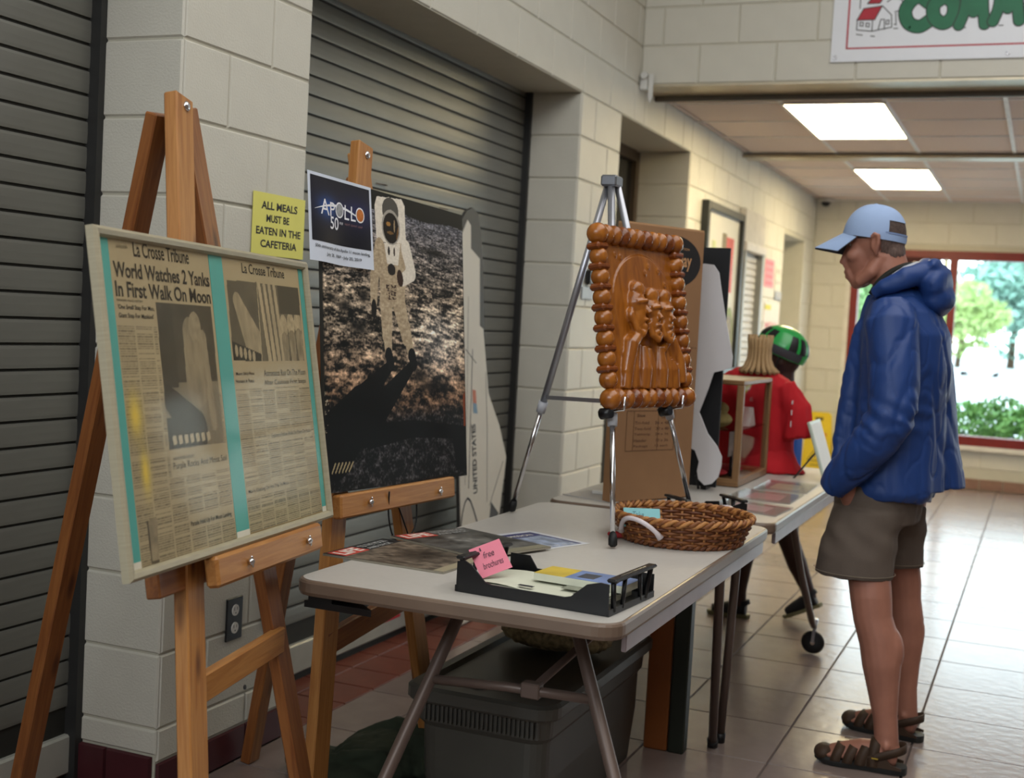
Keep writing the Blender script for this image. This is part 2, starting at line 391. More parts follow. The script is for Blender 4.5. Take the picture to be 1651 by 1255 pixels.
# open doorway at the far end of the left wall: a corridor recess
mb = MB().box((-1.0, 11.89, 0), (-.45, 12.1, 2.185)).box((-1.2, 10.7, 0), (-1.0, 12.1, 2.4)).box((-1.0, 10.7, 0), (-.45, 10.92, 2.185)).box((-1.2, 10.7, 2.185), (-.45, 12.1, 2.4))
tag(obj('wall_recess', mb, PAINT), 'cream lining of the doorway recess', kind='structure')
# banner wall above the lintel
mb = MB().box((0, YW+.006, zr(12)), (5.0, YW+.28, 4.2))
wb = tag(obj('wall_banner', mb, MORTAR), 'block wall above the low ceiling carrying the banner', kind='structure')
for k in range(12, 16):
    courses(wb, (0, YW+.006, 0), (1, 0, 0), 3.2, k, k+1, lambda k: .3134 if k % 2 == 0 else .1102)
mb = MB().box((.0, YW-.0, zr(12)-.012), (5.0, YW+.28, zr(12)+.0))
tag(obj('trim_1', mb, BEAMM), 'beige metal lintel under the banner wall', kind='structure')
mb = MB().box((.0, YW+.28, zr(12)-.04), (5, YW+.31, zr(12)-.0))
tag(obj('trim_1', mb, M('dark_track', '5d564a', .5)), 'dark edge track behind the lintel', kind='structure')
mb = MB().box((.0, 9.18, 2.585), (5, 9.36, 2.605))
tag(obj('trim_2', mb, BEAMM), 'beige metal track across the low ceiling', kind='structure')
# back wall with window
WZ0, WZ1, WX0 = .40, 2.17, .37
mb = MB().box((-.45, YE+.006, 0), (WX0, YE+.25, 4.2)).box((WX0, YE+.006, 0), (5, YE+.25, WZ0)).box((WX0, YE+.006, WZ1), (5, YE+.25, 4.2))
wk = tag(obj('wall_back', mb, MORTAR), 'cream block wall around the back window', kind='structure')
courses(wk, (0, YE+.006, 0), (1, 0, 0), WX0, 0, 12, lambda k: .2 if k % 2 else .37)
courses(wk, (0, YE+.006, 0), (1, 0, 0), 3.2, 10, 12, lambda k: .2 if k % 2 else .0, zmin=WZ1, s0=WX0)
courses(wk, (0, YE+.006, 0), (1, 0, 0), 3.2, 0, 1, lambda k: .0, s0=WX0, zmax=WZ0)
mb = MB().box((5.0, -3.2, 0), (5.2, YE+.25, 4.2)); tag(obj('wall_right', mb, M('low_bounce_taupe', '7a6c60', .8, var=.1)), 'wall on the right, outside the picture, coloured dark to cut bounce light', kind='structure')  # unseen right and rear walls get a dark colour to lower ambient light
mb = MB().box((-.45, -3.4, 0), (5.2, -3.2, 4.2)); tag(obj('wall_rear', mb, M('low_bounce_taupe', '7a6c60', .8, var=.1)), 'wall behind the viewer, coloured dark to cut bounce light', kind='structure')
# ceilings
mb = MB().box((-.45, -3.4, 4.2), (5.2, YW+.3, 4.3)); tag(obj('ceiling', mb, PAINT), 'high ceiling of the entrance hall', kind='structure')
mb = MB().box((0, YW+.28, 2.66), (5, YE+.02, 2.70)); ce = tag(obj('ceiling', mb, GRIDM), 'low suspended ceiling with acoustic tiles', kind='structure')
YL = [7.20, 10.05]; gx = [0, .045, .655, 1.215, 1.825, 2.43, 3.04]; gy = [YW+.31, 7.19, 7.825, 8.46, 9.16, 9.38, 10.03, 10.665, 11.30, 11.93, 12.40]
for i, (x0, x1) in enumerate(zip(gx, gx[1:])):
    for y0, y1 in zip(gy, gy[1:]):
        if y1-y0 < .05 or (i == 2 and (7.1 < y0 < 8.4 or 10.0 < y0 < 10.9)): continue
        mb = MB().box((x0+.012, y0+.012, 2.622), (x1-.012, y1-.012, 2.66)); me_o = obj('ceiling_tile', mb, CTILE, ce)
mb = MB()
for x in gx[2:]:
    mb.box((x-.012, YW+.3, 2.615), (x+.012, YE, 2.625))
for y in gy: mb.box((0, y-.008, 2.618), (3.1, y+.008, 2.625))
obj('ceiling_grid', mb, GRIDM, ce)
for nm, y in (('brighter recessed ceiling light panel nearer the banner wall', 7.19), ('recessed ceiling light panel nearer the back wall', 10.03)):
    t = thing('ceiling_light', nm, 'ceiling light', group='fluorescent ceiling panels', loc=(.935, y+.64, 2.6))
    e = bpy.data.materials.new('lamp'); 
    obj('diffuser', MB().box((.665, y+.01, 2.612), (1.205, y+1.27, 2.616)), M('lit_diffuser', 'ffe9b8', emit=22., var=.01), t)
    fr = MB().box((.645, y-.01, 2.607), (.665, y+1.29, 2.625)).box((1.205, y-.01, 2.607), (1.225, y+1.29, 2.625)).box((.645, y-.012, 2.607), (1.225, y+.01, 2.625)).box((.645, y+1.27, 2.607), (1.225, y+1.29, 2.625))
    obj('light_frame', fr, GRIDM, t)
# floor
mb = MB().box((-.5, -3.4, -.1), (5.2, YE+.3, -.006)); fl = tag(obj('floor', mb, GROUT), 'floor of beige tiles with red quarry tiles in the shutter recesses', kind='structure')
TX, TY = .3917, .4188
TVAR = [M('beige_floor_tile_%s' % n, c, .22, var=.08, scale=9, bump=.25, bscale=25, spec=.5) for n, c in (('plain', '82736c'), ('pale', '897a72'), ('dark', '7b6c66'))]
x = 1.012-3*TX; i = 0
while x < 3.5:
    y = 4.777-8*TY
    while y < YE:
        x0 = max(x, .0); y1 = min(y+TY, YE)
        if x+TX-x0 > .05: piece('tile', fl, (x0, y, -.006), (1, 0, 0), (0, 1, 0), x+TX-x0, y1-y, .006, .002, random.choice(TVAR))
        y += TY
    x += TX
for (ya, yb) in ((1.6, YA), (YA+LA, YB), (YB+LA, YC)):
    n = max(1, round((yb-ya)/.203)); st = (yb-ya)/n
    for i in range(n):
        for j in range(2): piece('quarry_tile', fl, (-.40+j*.2, ya+i*st, -.006), (1, 0, 0), (0, 1, 0), .2, st, .0055, .002, QUARRY)
# base tiles
bb = tag(obj('baseboard_left', MB().box((-.28, YA-.006, 0), (-.02, YA+.002, .115)), GROUT), 'maroon tile base around the pillars', kind='structure')
for y in (YA, YB):
    piece('base_tile', bb, (-.30, y-.004, 0), (1, 0, 0), (0, 0, 1), .14, .12, .012, .003, MAROON); piece('base_tile', bb, (-.16, y-.004, 0), (1, 0, 0), (0, 0, 1), .15, .12, .012, .003, MAROON)
    for j in range(3): piece('base_tile', bb, (-.004, y+.0+j*.2032, 0), (0, 1, 0), (0, 0, 1), .2032, .10, .008, .003, MAROON)
for j in range(15): piece('base_tile', bb, (-.004, YC+j*.2032, 0), (0, 1, 0), (0, 0, 1), .2032, .10, .008, .003, MAROON)
for j in range(14): piece('base_tile', bb, (j*.2032+.01, YE+.004, 0), (1, 0, 0), (0, 0, 1), .2032, .10, .008, .003, M('brown_base_tile', '8a6a5a', .5))

# roll-down shutters
def shutter(y0, y1, label, bot):
    ob = obj('rolling_shutter', MB().box((REC-.03, y0, .0), (REC-.008, y1, 2.43)), SLOT); tag(ob, label, 'shutter', 'grey roll-down shutters')
    L = y1-y0; prof = [(-.004, .0022), (.0035, .0035), (.0045, .012), (.0052, .033), (.0045, .054), (.0035, .0610), (-.004, .0625)]
    sm = MB(); n = len(prof)
    sm.add([(x, 0, z) for x, z in prof]+[(x, L, z) for x, z in prof], [(i, i+n, i+1+n, i+1) for i in range(n-1)])
    # smooth shading on slats
    me = sm.mesh('slat'); me.materials.append(SLAT); me.flip_normals() if me.polygons[2].normal.x < 0 else None
    z = 2.336+.0663*1; 
    while z > bot+.02:
        s = bpy.data.objects.new('slat', me); link(s, ob, Matrix.Translation((REC-.006, y0, z))); z -= .0663
    obj('bottom_bar', MB().box((REC-.03, y0, .03), (REC+.01, y1, bot), bev=.006), M('pale_grey_bar', 'a5a59b', .45, .1), ob)
    obj('guide_rail', MB().box((REC-.03, y1-.03, 0), (REC+.03, y1, 2.43)), M('dark_rail', '2b2b2a', .5), ob)
    obj('guide_rail', MB().box((REC-.03, y0, 0), (REC+.03, y0+.02, 2.43)), M('dark_rail', '2b2b2a', .5), ob)
    return ob
shutter(.4, YA, 'dark grey roll-down shutter left of the block pillar', .14)
sh2 = shutter(YA+LA, YB, 'grey roll-down shutter behind the astronaut poster, with a red label on its bottom bar', .14)
obj('label', MB().box((REC+.010, 4.52, .085), (REC+.0115, 4.66, .125)), M('red_label', 'b8202a', .5), sh2)
mb = MB()
for k in range(14):
    yy = 3.9+random.random()*1.2; zz = 1.9-random.random()*.35; mb.box((REC+.005, yy, zz), (REC+.0066, yy+.03+random.random()*.06, zz+.004))
obj('scuff', mb, M('brown_scuff', '5e4a3c', .8), sh2)

# recessed door between the pillars
d1 = tag(obj('door_1', MB().box((-.40, YB+LA+.02, 0), (-.36, YC-.06, 2.36)), M('dark_glass', '191a1a', .15, spec=.5)), 'dark glazed door in the recess behind the second pillar', kind='structure')
obj('door_frame', MB().box((-.42, YC-.07, 0), (-.33, YC, 2.42)).box((-.42, YB+LA, 2.36), (-.33, YC-.07, 2.43)).box((-.42, YB+LA, 0), (-.33, YB+LA+.05, 2.36)), M('bronze_frame', '57493a', .4, .4), d1)

# back window
REDF = M('red_window_frame', '74201a', .4)
w = tag(obj('window_1', MB().box((WX0, YE-.02, WZ0), (WX0+.07, YE+.1, WZ1)).box((WX0, YE-.02, WZ1-.08), (5, YE+.1, WZ1)).box((WX0, YE-.02, WZ0), (5, YE+.1, WZ0+.085)).box((1.245, YE-.012, WZ0+.085), (1.315, YE+.09, WZ1-.08)).box((3.1, YE-.012, WZ0+.085), (3.17, YE+.09, WZ1-.08)), REDF), 'wide red-framed window in the back wall', kind='structure')
GL = glassmat('window_glass', (.97, 1, .99), .05)
for a, b in ((WX0+.07, 1.245), (1.315, 3.1), (3.17, 5)): obj('pane', MB().box((a, YE+.03, WZ0+.08), (b, YE+.036, WZ1-.08)), GL, w)
obj('window_sill', MB().box((WX0-.05, YE-.06, WZ0-.045), (5, YE+.02, WZ0-.002), bev=.005), M('pale_sill', 'd8d4ca', .4), w)
obj('window_casing', MB().box((WX0-.045, YE-.015, WZ0-.04), (WX0, YE+.02, 2.0)), M('pale_sill', 'd8d4ca', .4), w)
# pennants / craft display hanging inside the window
t = thing('hanging_display', 'row of small colourful cut-outs hanging inside the window beside the cap', 'decoration', loc=(1.05, 12.3, 1.8))
obj('backing', MB().box((.80, 12.30, 1.78), (1.17, 12.31, 2.1)), M('dark_maroon_felt', '3a1414', .8), t)
for i, c in enumerate(['c8502c', 'e0d2a0', 'b03028', 'dcc890', 'cf8a3a', 'e8e0c8', 'a83428', 'd8b070']):
    x = .82+(i % 4)*.088; z = 1.84+(i//4)*.12
    obj('cutout', MB().prism([(0, 0), (.07, .01), (.075, .07), (.035, .1), (0, .075)], 0, .006, frame((x, 12.295, z), (1, 0, 0), (0, 0, 1))), M('craft_'+c, c, .8), t)
for xx in (.84, 1.13, 1.217): obj('hanging_cord', MB().tube([(xx, 12.305, 2.08), (xx, 12.36, 2.10)], .002, 5), M('string_white', 'c8c8c0', .8), t)
obj('side_strip', MB().box((1.20, 12.3, 1.2), (1.235, 12.31, 2.08)), M('pale_strip', 'd8e8d0', .6), t)

# ------------------------------------------------------------------ folding tables
LAM = M('grey_laminate', 'bab6af', .34, var=.025, scale=60, spec=.45)
BAND = M('brown_edge_band', '6c5a4c', .35, spec=.5)
LEGM = M('taupe_enamel', '5f5048', .38, .2, var=.06)
RAIL = M('taupe_rail', '86797a', .35, .35)
def rrect(x0, y0, x1, y1, r, n=6):
    P = []
    for cx, cy, a in ((x1-r, y1-r, 0), (x0+r, y1-r, 90), (x0+r, y0+r, 180), (x1-r, y0+r, 270)):
        for k in range(n+1): t = math.radians(a+90*k/n); P.append((cx+r*math.cos(t), cy+r*math.sin(t)))
    return P
def tabletop(t, x0, y0, x1, y1, z):
    mb = MB(); prof = [(-.004, z-.034), (.0, z-.026), (.0, z-.006), (-.003, z-.001), (-.007, z+.0006)]
    def ring(off, zz): return [(x, y, zz) for x, y in rrect(x0-off, y0-off, x1+off, y1+off, .055+off)]
    mb.rings([ring(o, zz) for o, zz in prof], cap=True, smooth=False); obj('edge_band', mb, BAND, t)
    obj('tabletop', MB().prism(rrect(x0+.008, y0+.008, x1-.008, y1-.008, .05), z-.004, z+.0012), LAM, t)
    for xx in (x1-.022, x0+.010): obj('apron_rail', MB().box((xx, y0+.10, z-.075), (xx+.012, y1-.05, z-.034), bev=.002), RAIL, t)
TZ = .74
t1 = thing('folding_table', 'grey-topped folding table with brown edge in the foreground, holding the magazines and basket', 'table', group='folding tables', loc=(.99, 3.17, 0))
tabletop(t1, .605, 2.405, 1.368, 3.935, TZ)
def leg(t, pts, r=.0155, cap=True, nm='leg'):
    o = obj(nm, MB().tube(pts, r, 12), LEGM, t)
    if cap:
        p, q = V(*pts[-2]), V(*pts[-1]); d = unit(q-p); obj('foot_cap', MB().cone(q-d*.03, q+d*.004, r+.004, r+.003, 12), BLACK, o)
    return o
leg(t1, [(.90, 2.76, .705), (.885, 2.725, .655), (.82, 2.494, .301), (.765, 2.30, .004)])
leg(t1, [(1.15, 2.76, .705), (1.172, 2.72, .65), (1.336, 2.547, .384), (1.50, 2.40, .004)])
leg(t1, [(1.325, 3.42, .705), (1.325, 3.47, .68), (1.215, 4.0, .006)], .014)
leg(t1, [(.70, 3.42, .705), (.70, 3.47, .68), (.74, 4.0, .006)], .014)
obj('crossbar', MB().tube([(.851, 2.624, .500), (1.05, 2.628, .512), (1.245, 2.632, .515)], .011, 10), LEGM, t1)
br = obj('brace', MB().box((-.011, -.004, 0), (.011, .004, .56), bev=.002), LEGM, t1, axframe((1.10, 2.66, .51), (1.24, 3.14, .70), (1, 0, 0)), world=False)
obj('bracket', MB().box((1.085, 2.615, .497), (1.130, 2.645, .532), bev=.003), LEGM, t1)
obj('corner_bracket', MB().box((.64, 2.43, .69), (.70, 2.55, .706)).prism([(.63, 2.43), (.80, 2.43), (.66, 2.56)], .675, .69), BLACK, t1)
obj('corner_bracket', MB().box((.86, 2.47, .69), (.93, 2.53, .706)), BLACK, t1)
t2 = thing('folding_table', 'second folding table behind the first, holding the display case and red shirt', 'table', group='folding tables', loc=(.99, 4.87, 0))
tabletop(t2, .612, 3.955, 1.372, 5.78, TZ+.004)
leg(t2, [(1.27, 4.72, .705), (1.28, 4.80, .66), (1.288, 5.05, .40), (1.300, 5.32, .16), (1.30, 5.385, .125)], .014, cap=False)
leg(t2, [(.70, 4.72, .705), (.70, 4.80, .66), (.70, 5.32, .16), (.70, 5.385, .125)], .014, cap=False)
leg(t2, [(.70, 3.99, .705), (.70, 4.06, .004)], .014); leg(t2, [(1.262, 3.985, .705), (1.224, 4.061, .004)], .014)
leg(t2, [(1.27, 4.80, .66), (1.0, 4.80, .62), (.70, 4.80, .66)], .012, cap=False, nm='crossbar')
for x in (1.297, .70):
    wc = obj('caster_wheel', MB().lathe([(0, -.011), (.040, -.011), (.047, -.008), (.049, 0), (.047, .008), (.040, .011), (0, .011)], 24, frame((x, 5.405, .05), (1, 0, 0), (0, 0, 1))), RUB, t2)
    obj('caster_fork', MB().box((-.006, -.014, 0), (.006, -.011, .075)).box((-.006, .011, 0), (.006, .014, .075)).box((-.010, -.016, .075), (.010, .016, .10), bev=.004), ALU, t2, axframe((x, 5.405, .052), (x+.006, 5.403, .14), (1, 0, 0)), world=False)
    obj('hub', MB().cone((x, 5.392, .05), (x, 5.418, .05), .010, None, 12), CHROME, wc)

# ------------------------------------------------------------------ easel 1 and its framed newspaper board
BL = V(.714, 1.711, .861); TL = V(.613, 1.705, 1.462); BR = V(.574, 2.606, .847)
F1 = frame(BL, BR-BL, TL-BL); u1 = V(*F1.col[0][:3]); v1 = V(*F1.col[1][:3]); n1 = V(*F1.col[2][:3])
def P1(a, b, c=0.): return BL+u1*a+v1*b+n1*c
e1 = thing('wooden_easel', 'amber pine easel carrying the framed newspapers, nearer the camera', 'easel', group='wooden easels', loc=(.55, 2.15, 0))
BT = .022
def on_leg(p, q, z):
    p, q = V(*p), V(*q); return p+(q-p)*((z-p[2])/(q[2]-p[2]))
def off(p, d): return tuple(V(*p)-n1*d)
pt, pb = (.462, 2.152, 1.756), (.650, 2.000, .788); f1 = on_leg(pt, pb, .004)
lg = bar('leg', off(f1, .012), off(pt, .012), .068, .030, u1, EASEL, e1)
qt, qb = (.478, 2.20, 1.745), (.588, 2.395, .782); f2 = on_leg(qt, qb, .004)
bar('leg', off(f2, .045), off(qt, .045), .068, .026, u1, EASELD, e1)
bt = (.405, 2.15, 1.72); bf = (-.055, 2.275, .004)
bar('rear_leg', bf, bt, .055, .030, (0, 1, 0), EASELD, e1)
nb = off(pt, -.004); obj('bolt', MB().ell((0, 0, 0), (.011, .011, .006), 14, 8, frame(tuple(V(*nb)-v1*.022), u1, v1)), CHROME, e1)
c1a, c1b = V(*on_leg(pt, pb, .60))+u1*.02-n1*.02, V(*on_leg(qt, qb, .60))-n1*.035
lz = bar('crossbar', tuple(c1a), tuple(c1b), .058, .022, (0, 0, 1), EASEL, e1)
# ledge under the board
la, lb = P1(.29, -.030, .012), P1(.805, -.030, .012)
led = bar('ledge', tuple(la), tuple(lb), .060, .030, v1, EASEL, e1, bev=.006)
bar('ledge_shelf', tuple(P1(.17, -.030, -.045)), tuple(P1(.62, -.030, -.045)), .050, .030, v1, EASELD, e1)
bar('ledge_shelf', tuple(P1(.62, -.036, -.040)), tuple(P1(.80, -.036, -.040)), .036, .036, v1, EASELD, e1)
for a in (.42, .715):
    nt_ = obj('wing_nut', MB().ell((0, 0, .006), (.008, .008, .007), 12, 8, frame(P1(a, -.030, .027), u1, v1)).box((-.004, -.012, .002), (.002, .012, .007), frame(P1(a, -.030, .031), u1, v1), bev=.002), CHROME, led)
obj('screw', MB().cone(P1(.40, -.275, .0)+n1*.00, P1(.40, -.275, .0)+n1*.002, .005, None, 10), BLACK, e1)
fb = tag(link(bpy.data.objects.new('framed_newspapers', None), None, F1), 'framed pair of yellowed 1969 newspaper front pages with teal stripes, on the near easel', 'framed newspapers')
BW, BH = .908, .606
# frame rails
FRM = M('pale_oak_frame', 'a09880', .4, var=.08, stretch=(2, 20, 1)); 
mb = MB()
prof = [(0, 0), (0, .014), (.006, .019), (.014, .017), (.018, .010)]
def rail(p, q, inn):
    p, q, inn = V(*p), V(*q), V(*inn); r = []
    d = unit(q-p)
    for e, sg in ((p, 1), (q, -1)): r.append([tuple(e+(inn+d*sg)*a+V(0, 0, b)) for a, b in prof+[(.018, 0)]])
    return MB().rings(r, smooth=False)
for p, q, i in (((0, 0, 0), (BW, 0, 0), (0, 1, 0)), ((BW, 0, 0), (BW, BH, 0), (-1, 0, 0)), ((BW, BH, 0), (0, BH, 0), (0, -1, 0)), ((0, BH, 0), (0, 0, 0), (1, 0, 0))):
    obj('frame_rail', rail(p, q, i), FRM, fb, world=False)
obj('backing', MB().box((.004, .004, .0), (BW-.004, BH-.004, .006)), M('tan_backing', 'b39a72', .7), fb, world=False)
TEAL = M('teal_card', '4fa5a3', .6, var=.05)
mb = MB()
for a, b in ((.020, .054), (.422, .480), (.868, .893)): mb.box((a, .020, .006), (b, BH-.018, .0072))
obj('teal_strips', mb, TEAL, fb, world=False)
mb = MB()
for a, b in ((.020, .054), (.422, .480), (.868, .893)): mb.box((a, .018, .0072), (b, .030, .0076))
obj('white_tape', mb, WHITE, fb, world=False)
PAPER = V(.655, .60, .485)
def newsprint(X, Y, pics, heads, yellow=None, seed=0, top=.315):
    base = PAPER*(1+.10*(fbm(X*9+seed, Y*9)-.5))[..., None]
    out = base.copy()
    # columns of small type
    ncol = 6; w = X.max()-X.min(); cw = w/ncol; cx = ((X-X.min())/cw) % 1
    line = (np.sin(Y*2*math.pi/.0044) > -.2) & (cx > .05) & (cx < .95)
    tone = .10+.32*vn(X*260+seed*9, np.floor(Y/.0044)*7.3)
    short = vn(np.floor((X-X.min())/cw)*5+3, np.floor(Y/.0044)*2.7) > .18
    body = line & short & (Y < np.where(X < .19, .44, top))
    out[body] *= (1-tone*.95)[body][..., None]
    for (x0, y0, x1, y1) in heads:
        m = (X > x0) & (X < x1) & (Y > y0) & (Y < y1); out[m] = base[m]
    for (P, fn) in pics:
        m = polym(X, Y, P); g = fn(X, Y); out[m] = (V(.80, .73, .60)*np.clip(g, .18, 1)[..., None])[m]
    if yellow: 
        for (a, b, c, d) in yellow:
            k = np.exp(-(((X-a)/c)**2+((Y-b)/d)**2)*2)[..., None]; out = out*(1-k)+V(.85, .74, .30)*k
    return out
def ph1(X, Y):
    g = .30+.10*fbm(X*30, Y*30)
    g = np.where(Y < .335, .55+.1*fbm(X*40, Y*40), g)
    g = np.where(capm(X, Y, (.315, .43), (.325, .33), .030, .045), .56+.22*fbm(X*60, Y*22), g)
    g = np.where(ellm(X, Y, .335, .44, .024, .03), .62+.2*fbm(X*90, Y*90), g)
    g = np.where(capm(X, Y, (.36, .42), (.375, .25), .016, .012), .6+.2*fbm(X*90, Y*30), g)
    g = np.where((X < .25) & (Y > .325), .30+.04*fbm(X*30, Y*30), g)
    g = np.where(capm(X, Y, (.19, .32), (.30, .24), .02, .045), .28+.06*fbm(X*60, Y*60), g)
    g = np.where((Y < .27) & (X < .33), .26+.1*fbm(X*60, Y*60), g)
    for k in range(7):
        x = .205+k*.022; g = np.where(polym(X, Y, [(x, .235), (x+.014, .238), (x+.017, .222), (x+.004, .219)]), .85, g)
    return g
def ph2(X, Y):
    g = .34+.16*fbm(X*25, Y*25)
    g = np.where(capm(X, Y, (.53, .50), (.60, .40), .018, .045), .62+.25*fbm(X*60, Y*40), g)
    g = np.where(Y < .415-(X-.49)*.2, .22, g)
    for k in range(5): g = np.where(ellm(X, Y, .505+k*.02, .395-.003*k, .007, .012), .8, g)
    return g
def ph3(X, Y):
    g = .40+.12*fbm(X*30, Y*12)
    for k in range(4): g = np.where(capm(X, Y, (.645+k*.026, .54), (.665+k*.024, .375), .007, .009), .72+.2*fbm(X*80, Y*20), g)
    for cx, cy in ((.755, .45), (.795, .455), (.835, .46)):
        g = np.where(ellm(X, Y, cx, cy, .020, .028), .66+.3*fbm(X*90, Y*90), g); g = np.where(capm(X, Y, (cx, cy-.03), (cx, .38), .018, .014), .5+.35*fbm(X*70, Y*40), g)
    g = np.where((Y > .48) & (X > .74), .30, g)
    return g
NPM = vmat('old_newsprint', .55, .3)
def nprint(x0, y0, x1, y1, **k):
    return lambda X, Y: newsprint(X+x0, Y+y0, **k)
o = grid_print('newspaper', .366, .586, 200, 320, nprint(.054, .012, .42, .598, pics=[([(.195, .484), (.410, .483), (.407, .212), (.190, .214)], ph1), ([(.085, .095), (.122, .10), (.115, .018), (.088, .02)], lambda X, Y: .55+.3*fbm(X*50, Y*50)-.3*((X < .092) | (Y < .024)))],
      heads=[(.19, .160, .42, .206), (.235, .058, .42, .088), (.0, .20, .42, .212)], yellow=[(.085, .28, .03, .05), (.10, .18, .02, .05)]), NPM, fb, z=.0073, origin=(.054, .012))
o['label'] = 'left newspaper page with one tall photograph'
l1 = [('La Crosse Tribune', .134, .562, .338, .590, .0079, .012), ('World Watches 2 Yanks', .062, .522, .414, .550, .0079, .02), ('In First Walk On Moon', .062, .488, .412, .516, .0079, .02),
      ("'One Small Step For Man,", .064, .464, .187, .475, .0079, .01), ("Giant Step For Mankind'", .064, .449, .182, .460, .0079, .01), ('Purple Rocks And Moist Soil', .197, .172, .411, .188, .0079, .0),
      ('Parade Held Up For Moon Landing', .240, .063, .406, .075, .0079, .01), ('MANKIND MAKES HISTORY', .062, .480, .15, .484, .0079), ('LATE EDITION', .078, .574, .115, .579, .0079), ('NEWSPAPER REPORT', .20, .192, .28, .198, .0079)]
obj('lettering', strings(l1), M('newspaper_ink', '2f2a24', .7), o, world=False)
o = grid_print('newspaper', .386, .578, 200, 300, nprint(.480, .020, .866, .598, pics=[([(.492, .541), (.634, .544), (.621, .372), (.486, .375)], ph2), ([(.637, .543), (.858, .543), (.851, .373), (.625, .373)], ph3)],
      heads=[(.48, .315, .87, .36), (.62, .196, .85, .224), (.485, .09, .70, .116)], seed=4), NPM, fb, z=.0073, origin=(.480, .020))
o['label'] = 'right newspaper page with two photographs'
l2 = [('La Crosse Tribune', .568, .560, .785, .582, .0079, .01), ('Astronauts Run On The Moon', .624, .340, .849, .354, .0079), ('After Cautious First Steps', .621, .318, .846, .332, .0079), ('Moon Only Place', .490, .342, .575, .351, .0079, .01), ('Humans In Peace', .487, .328, .572, .336, .0079, .01),
      ('Explorers Follow Walk On Moon On Radio', .630, .204, .845, .216, .0079), ('Man Is Chatting On Hot Trip To Moon', .491, .098, .693, .108, .0079, .01)]
obj('lettering', strings(l2), M('newspaper_ink', '2f2a24', .7), o, world=False)
obj('plastic_glazing', MB().box((.016, .016, .0105), (BW-.016, BH-.016, .0112)), glassmat('clear_plastic', (.98, .97, .94), .012, .09), fb, world=False)

# ------------------------------------------------------------------ easel 2 and moon poster
BL2 = V(.494, 2.716, .883); u2 = V(.025, .999, -.032); v2 = V(-.094, .034, .995); F2 = frame(BL2, u2, v2)
u2 = V(*F2.col[0][:3]); v2 = V(*F2.col[1][:3]); n2 = V(*F2.col[2][:3])
def P2(a, b, c=0.): return BL2+u2*a+v2*b+n2*c
e2 = thing('wooden_easel', 'amber pine easel carrying the astronaut poster, farther from the camera', 'easel', group='wooden easels', loc=(.42, 3.05, 0))
pt, pb = (.396, 3.02, 1.785), (.483, 2.812, .807); f1 = on_leg(pt, pb, .004)
f1 = (f1[0], f1[1]+.01, f1[2])
bar('leg', V(*f1)-n2*.012, V(*pt)-n2*.012, .072, .030, u2, EASEL, e2)
qt, qb = (.380, 3.085, 1.775), (.492, 3.225, .809); f2 = on_leg(qt, qb, .004)
bar('leg', V(*f2)-n2*.046, V(*qt)-n2*.046, .072, .028, u2, EASEL, e2)
bar('rear_leg', (.045, 3.125, .004), (.33, 3.09, 1.70), .055, .032, (0, 1, 0), EASELD, e2)
obj('bolt', MB().ell((0, 0, 0), (.011, .011, .006), 14, 8, frame(V(*pt)+n2*.004-v2*.03, u2, v2)), CHROME, e2)
led2 = bar('ledge', P2(.04, -.036, .014), P2(.672, -.026, .014), .060, .030, v2, EASEL, e2, bev=.005)
for a in (.175, .565): obj('wing_nut', MB().ell((0, 0, .006), (.008, .008, .007), 12, 8, frame(P2(a, -.032, .029), u2, v2)).box((-.004, -.013, .004), (.001, .013, .010), frame(P2(a, -.032, .031), u2, v2), bev=.002), CHROME, led2)
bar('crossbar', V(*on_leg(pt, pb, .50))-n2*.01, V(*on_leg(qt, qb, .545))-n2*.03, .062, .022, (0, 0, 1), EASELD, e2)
po = tag(link(bpy.data.objects.new('moon_poster', None), None, F2), 'mounted colour poster of an astronaut standing on the moon', 'poster')
PW, PH = .79, .79
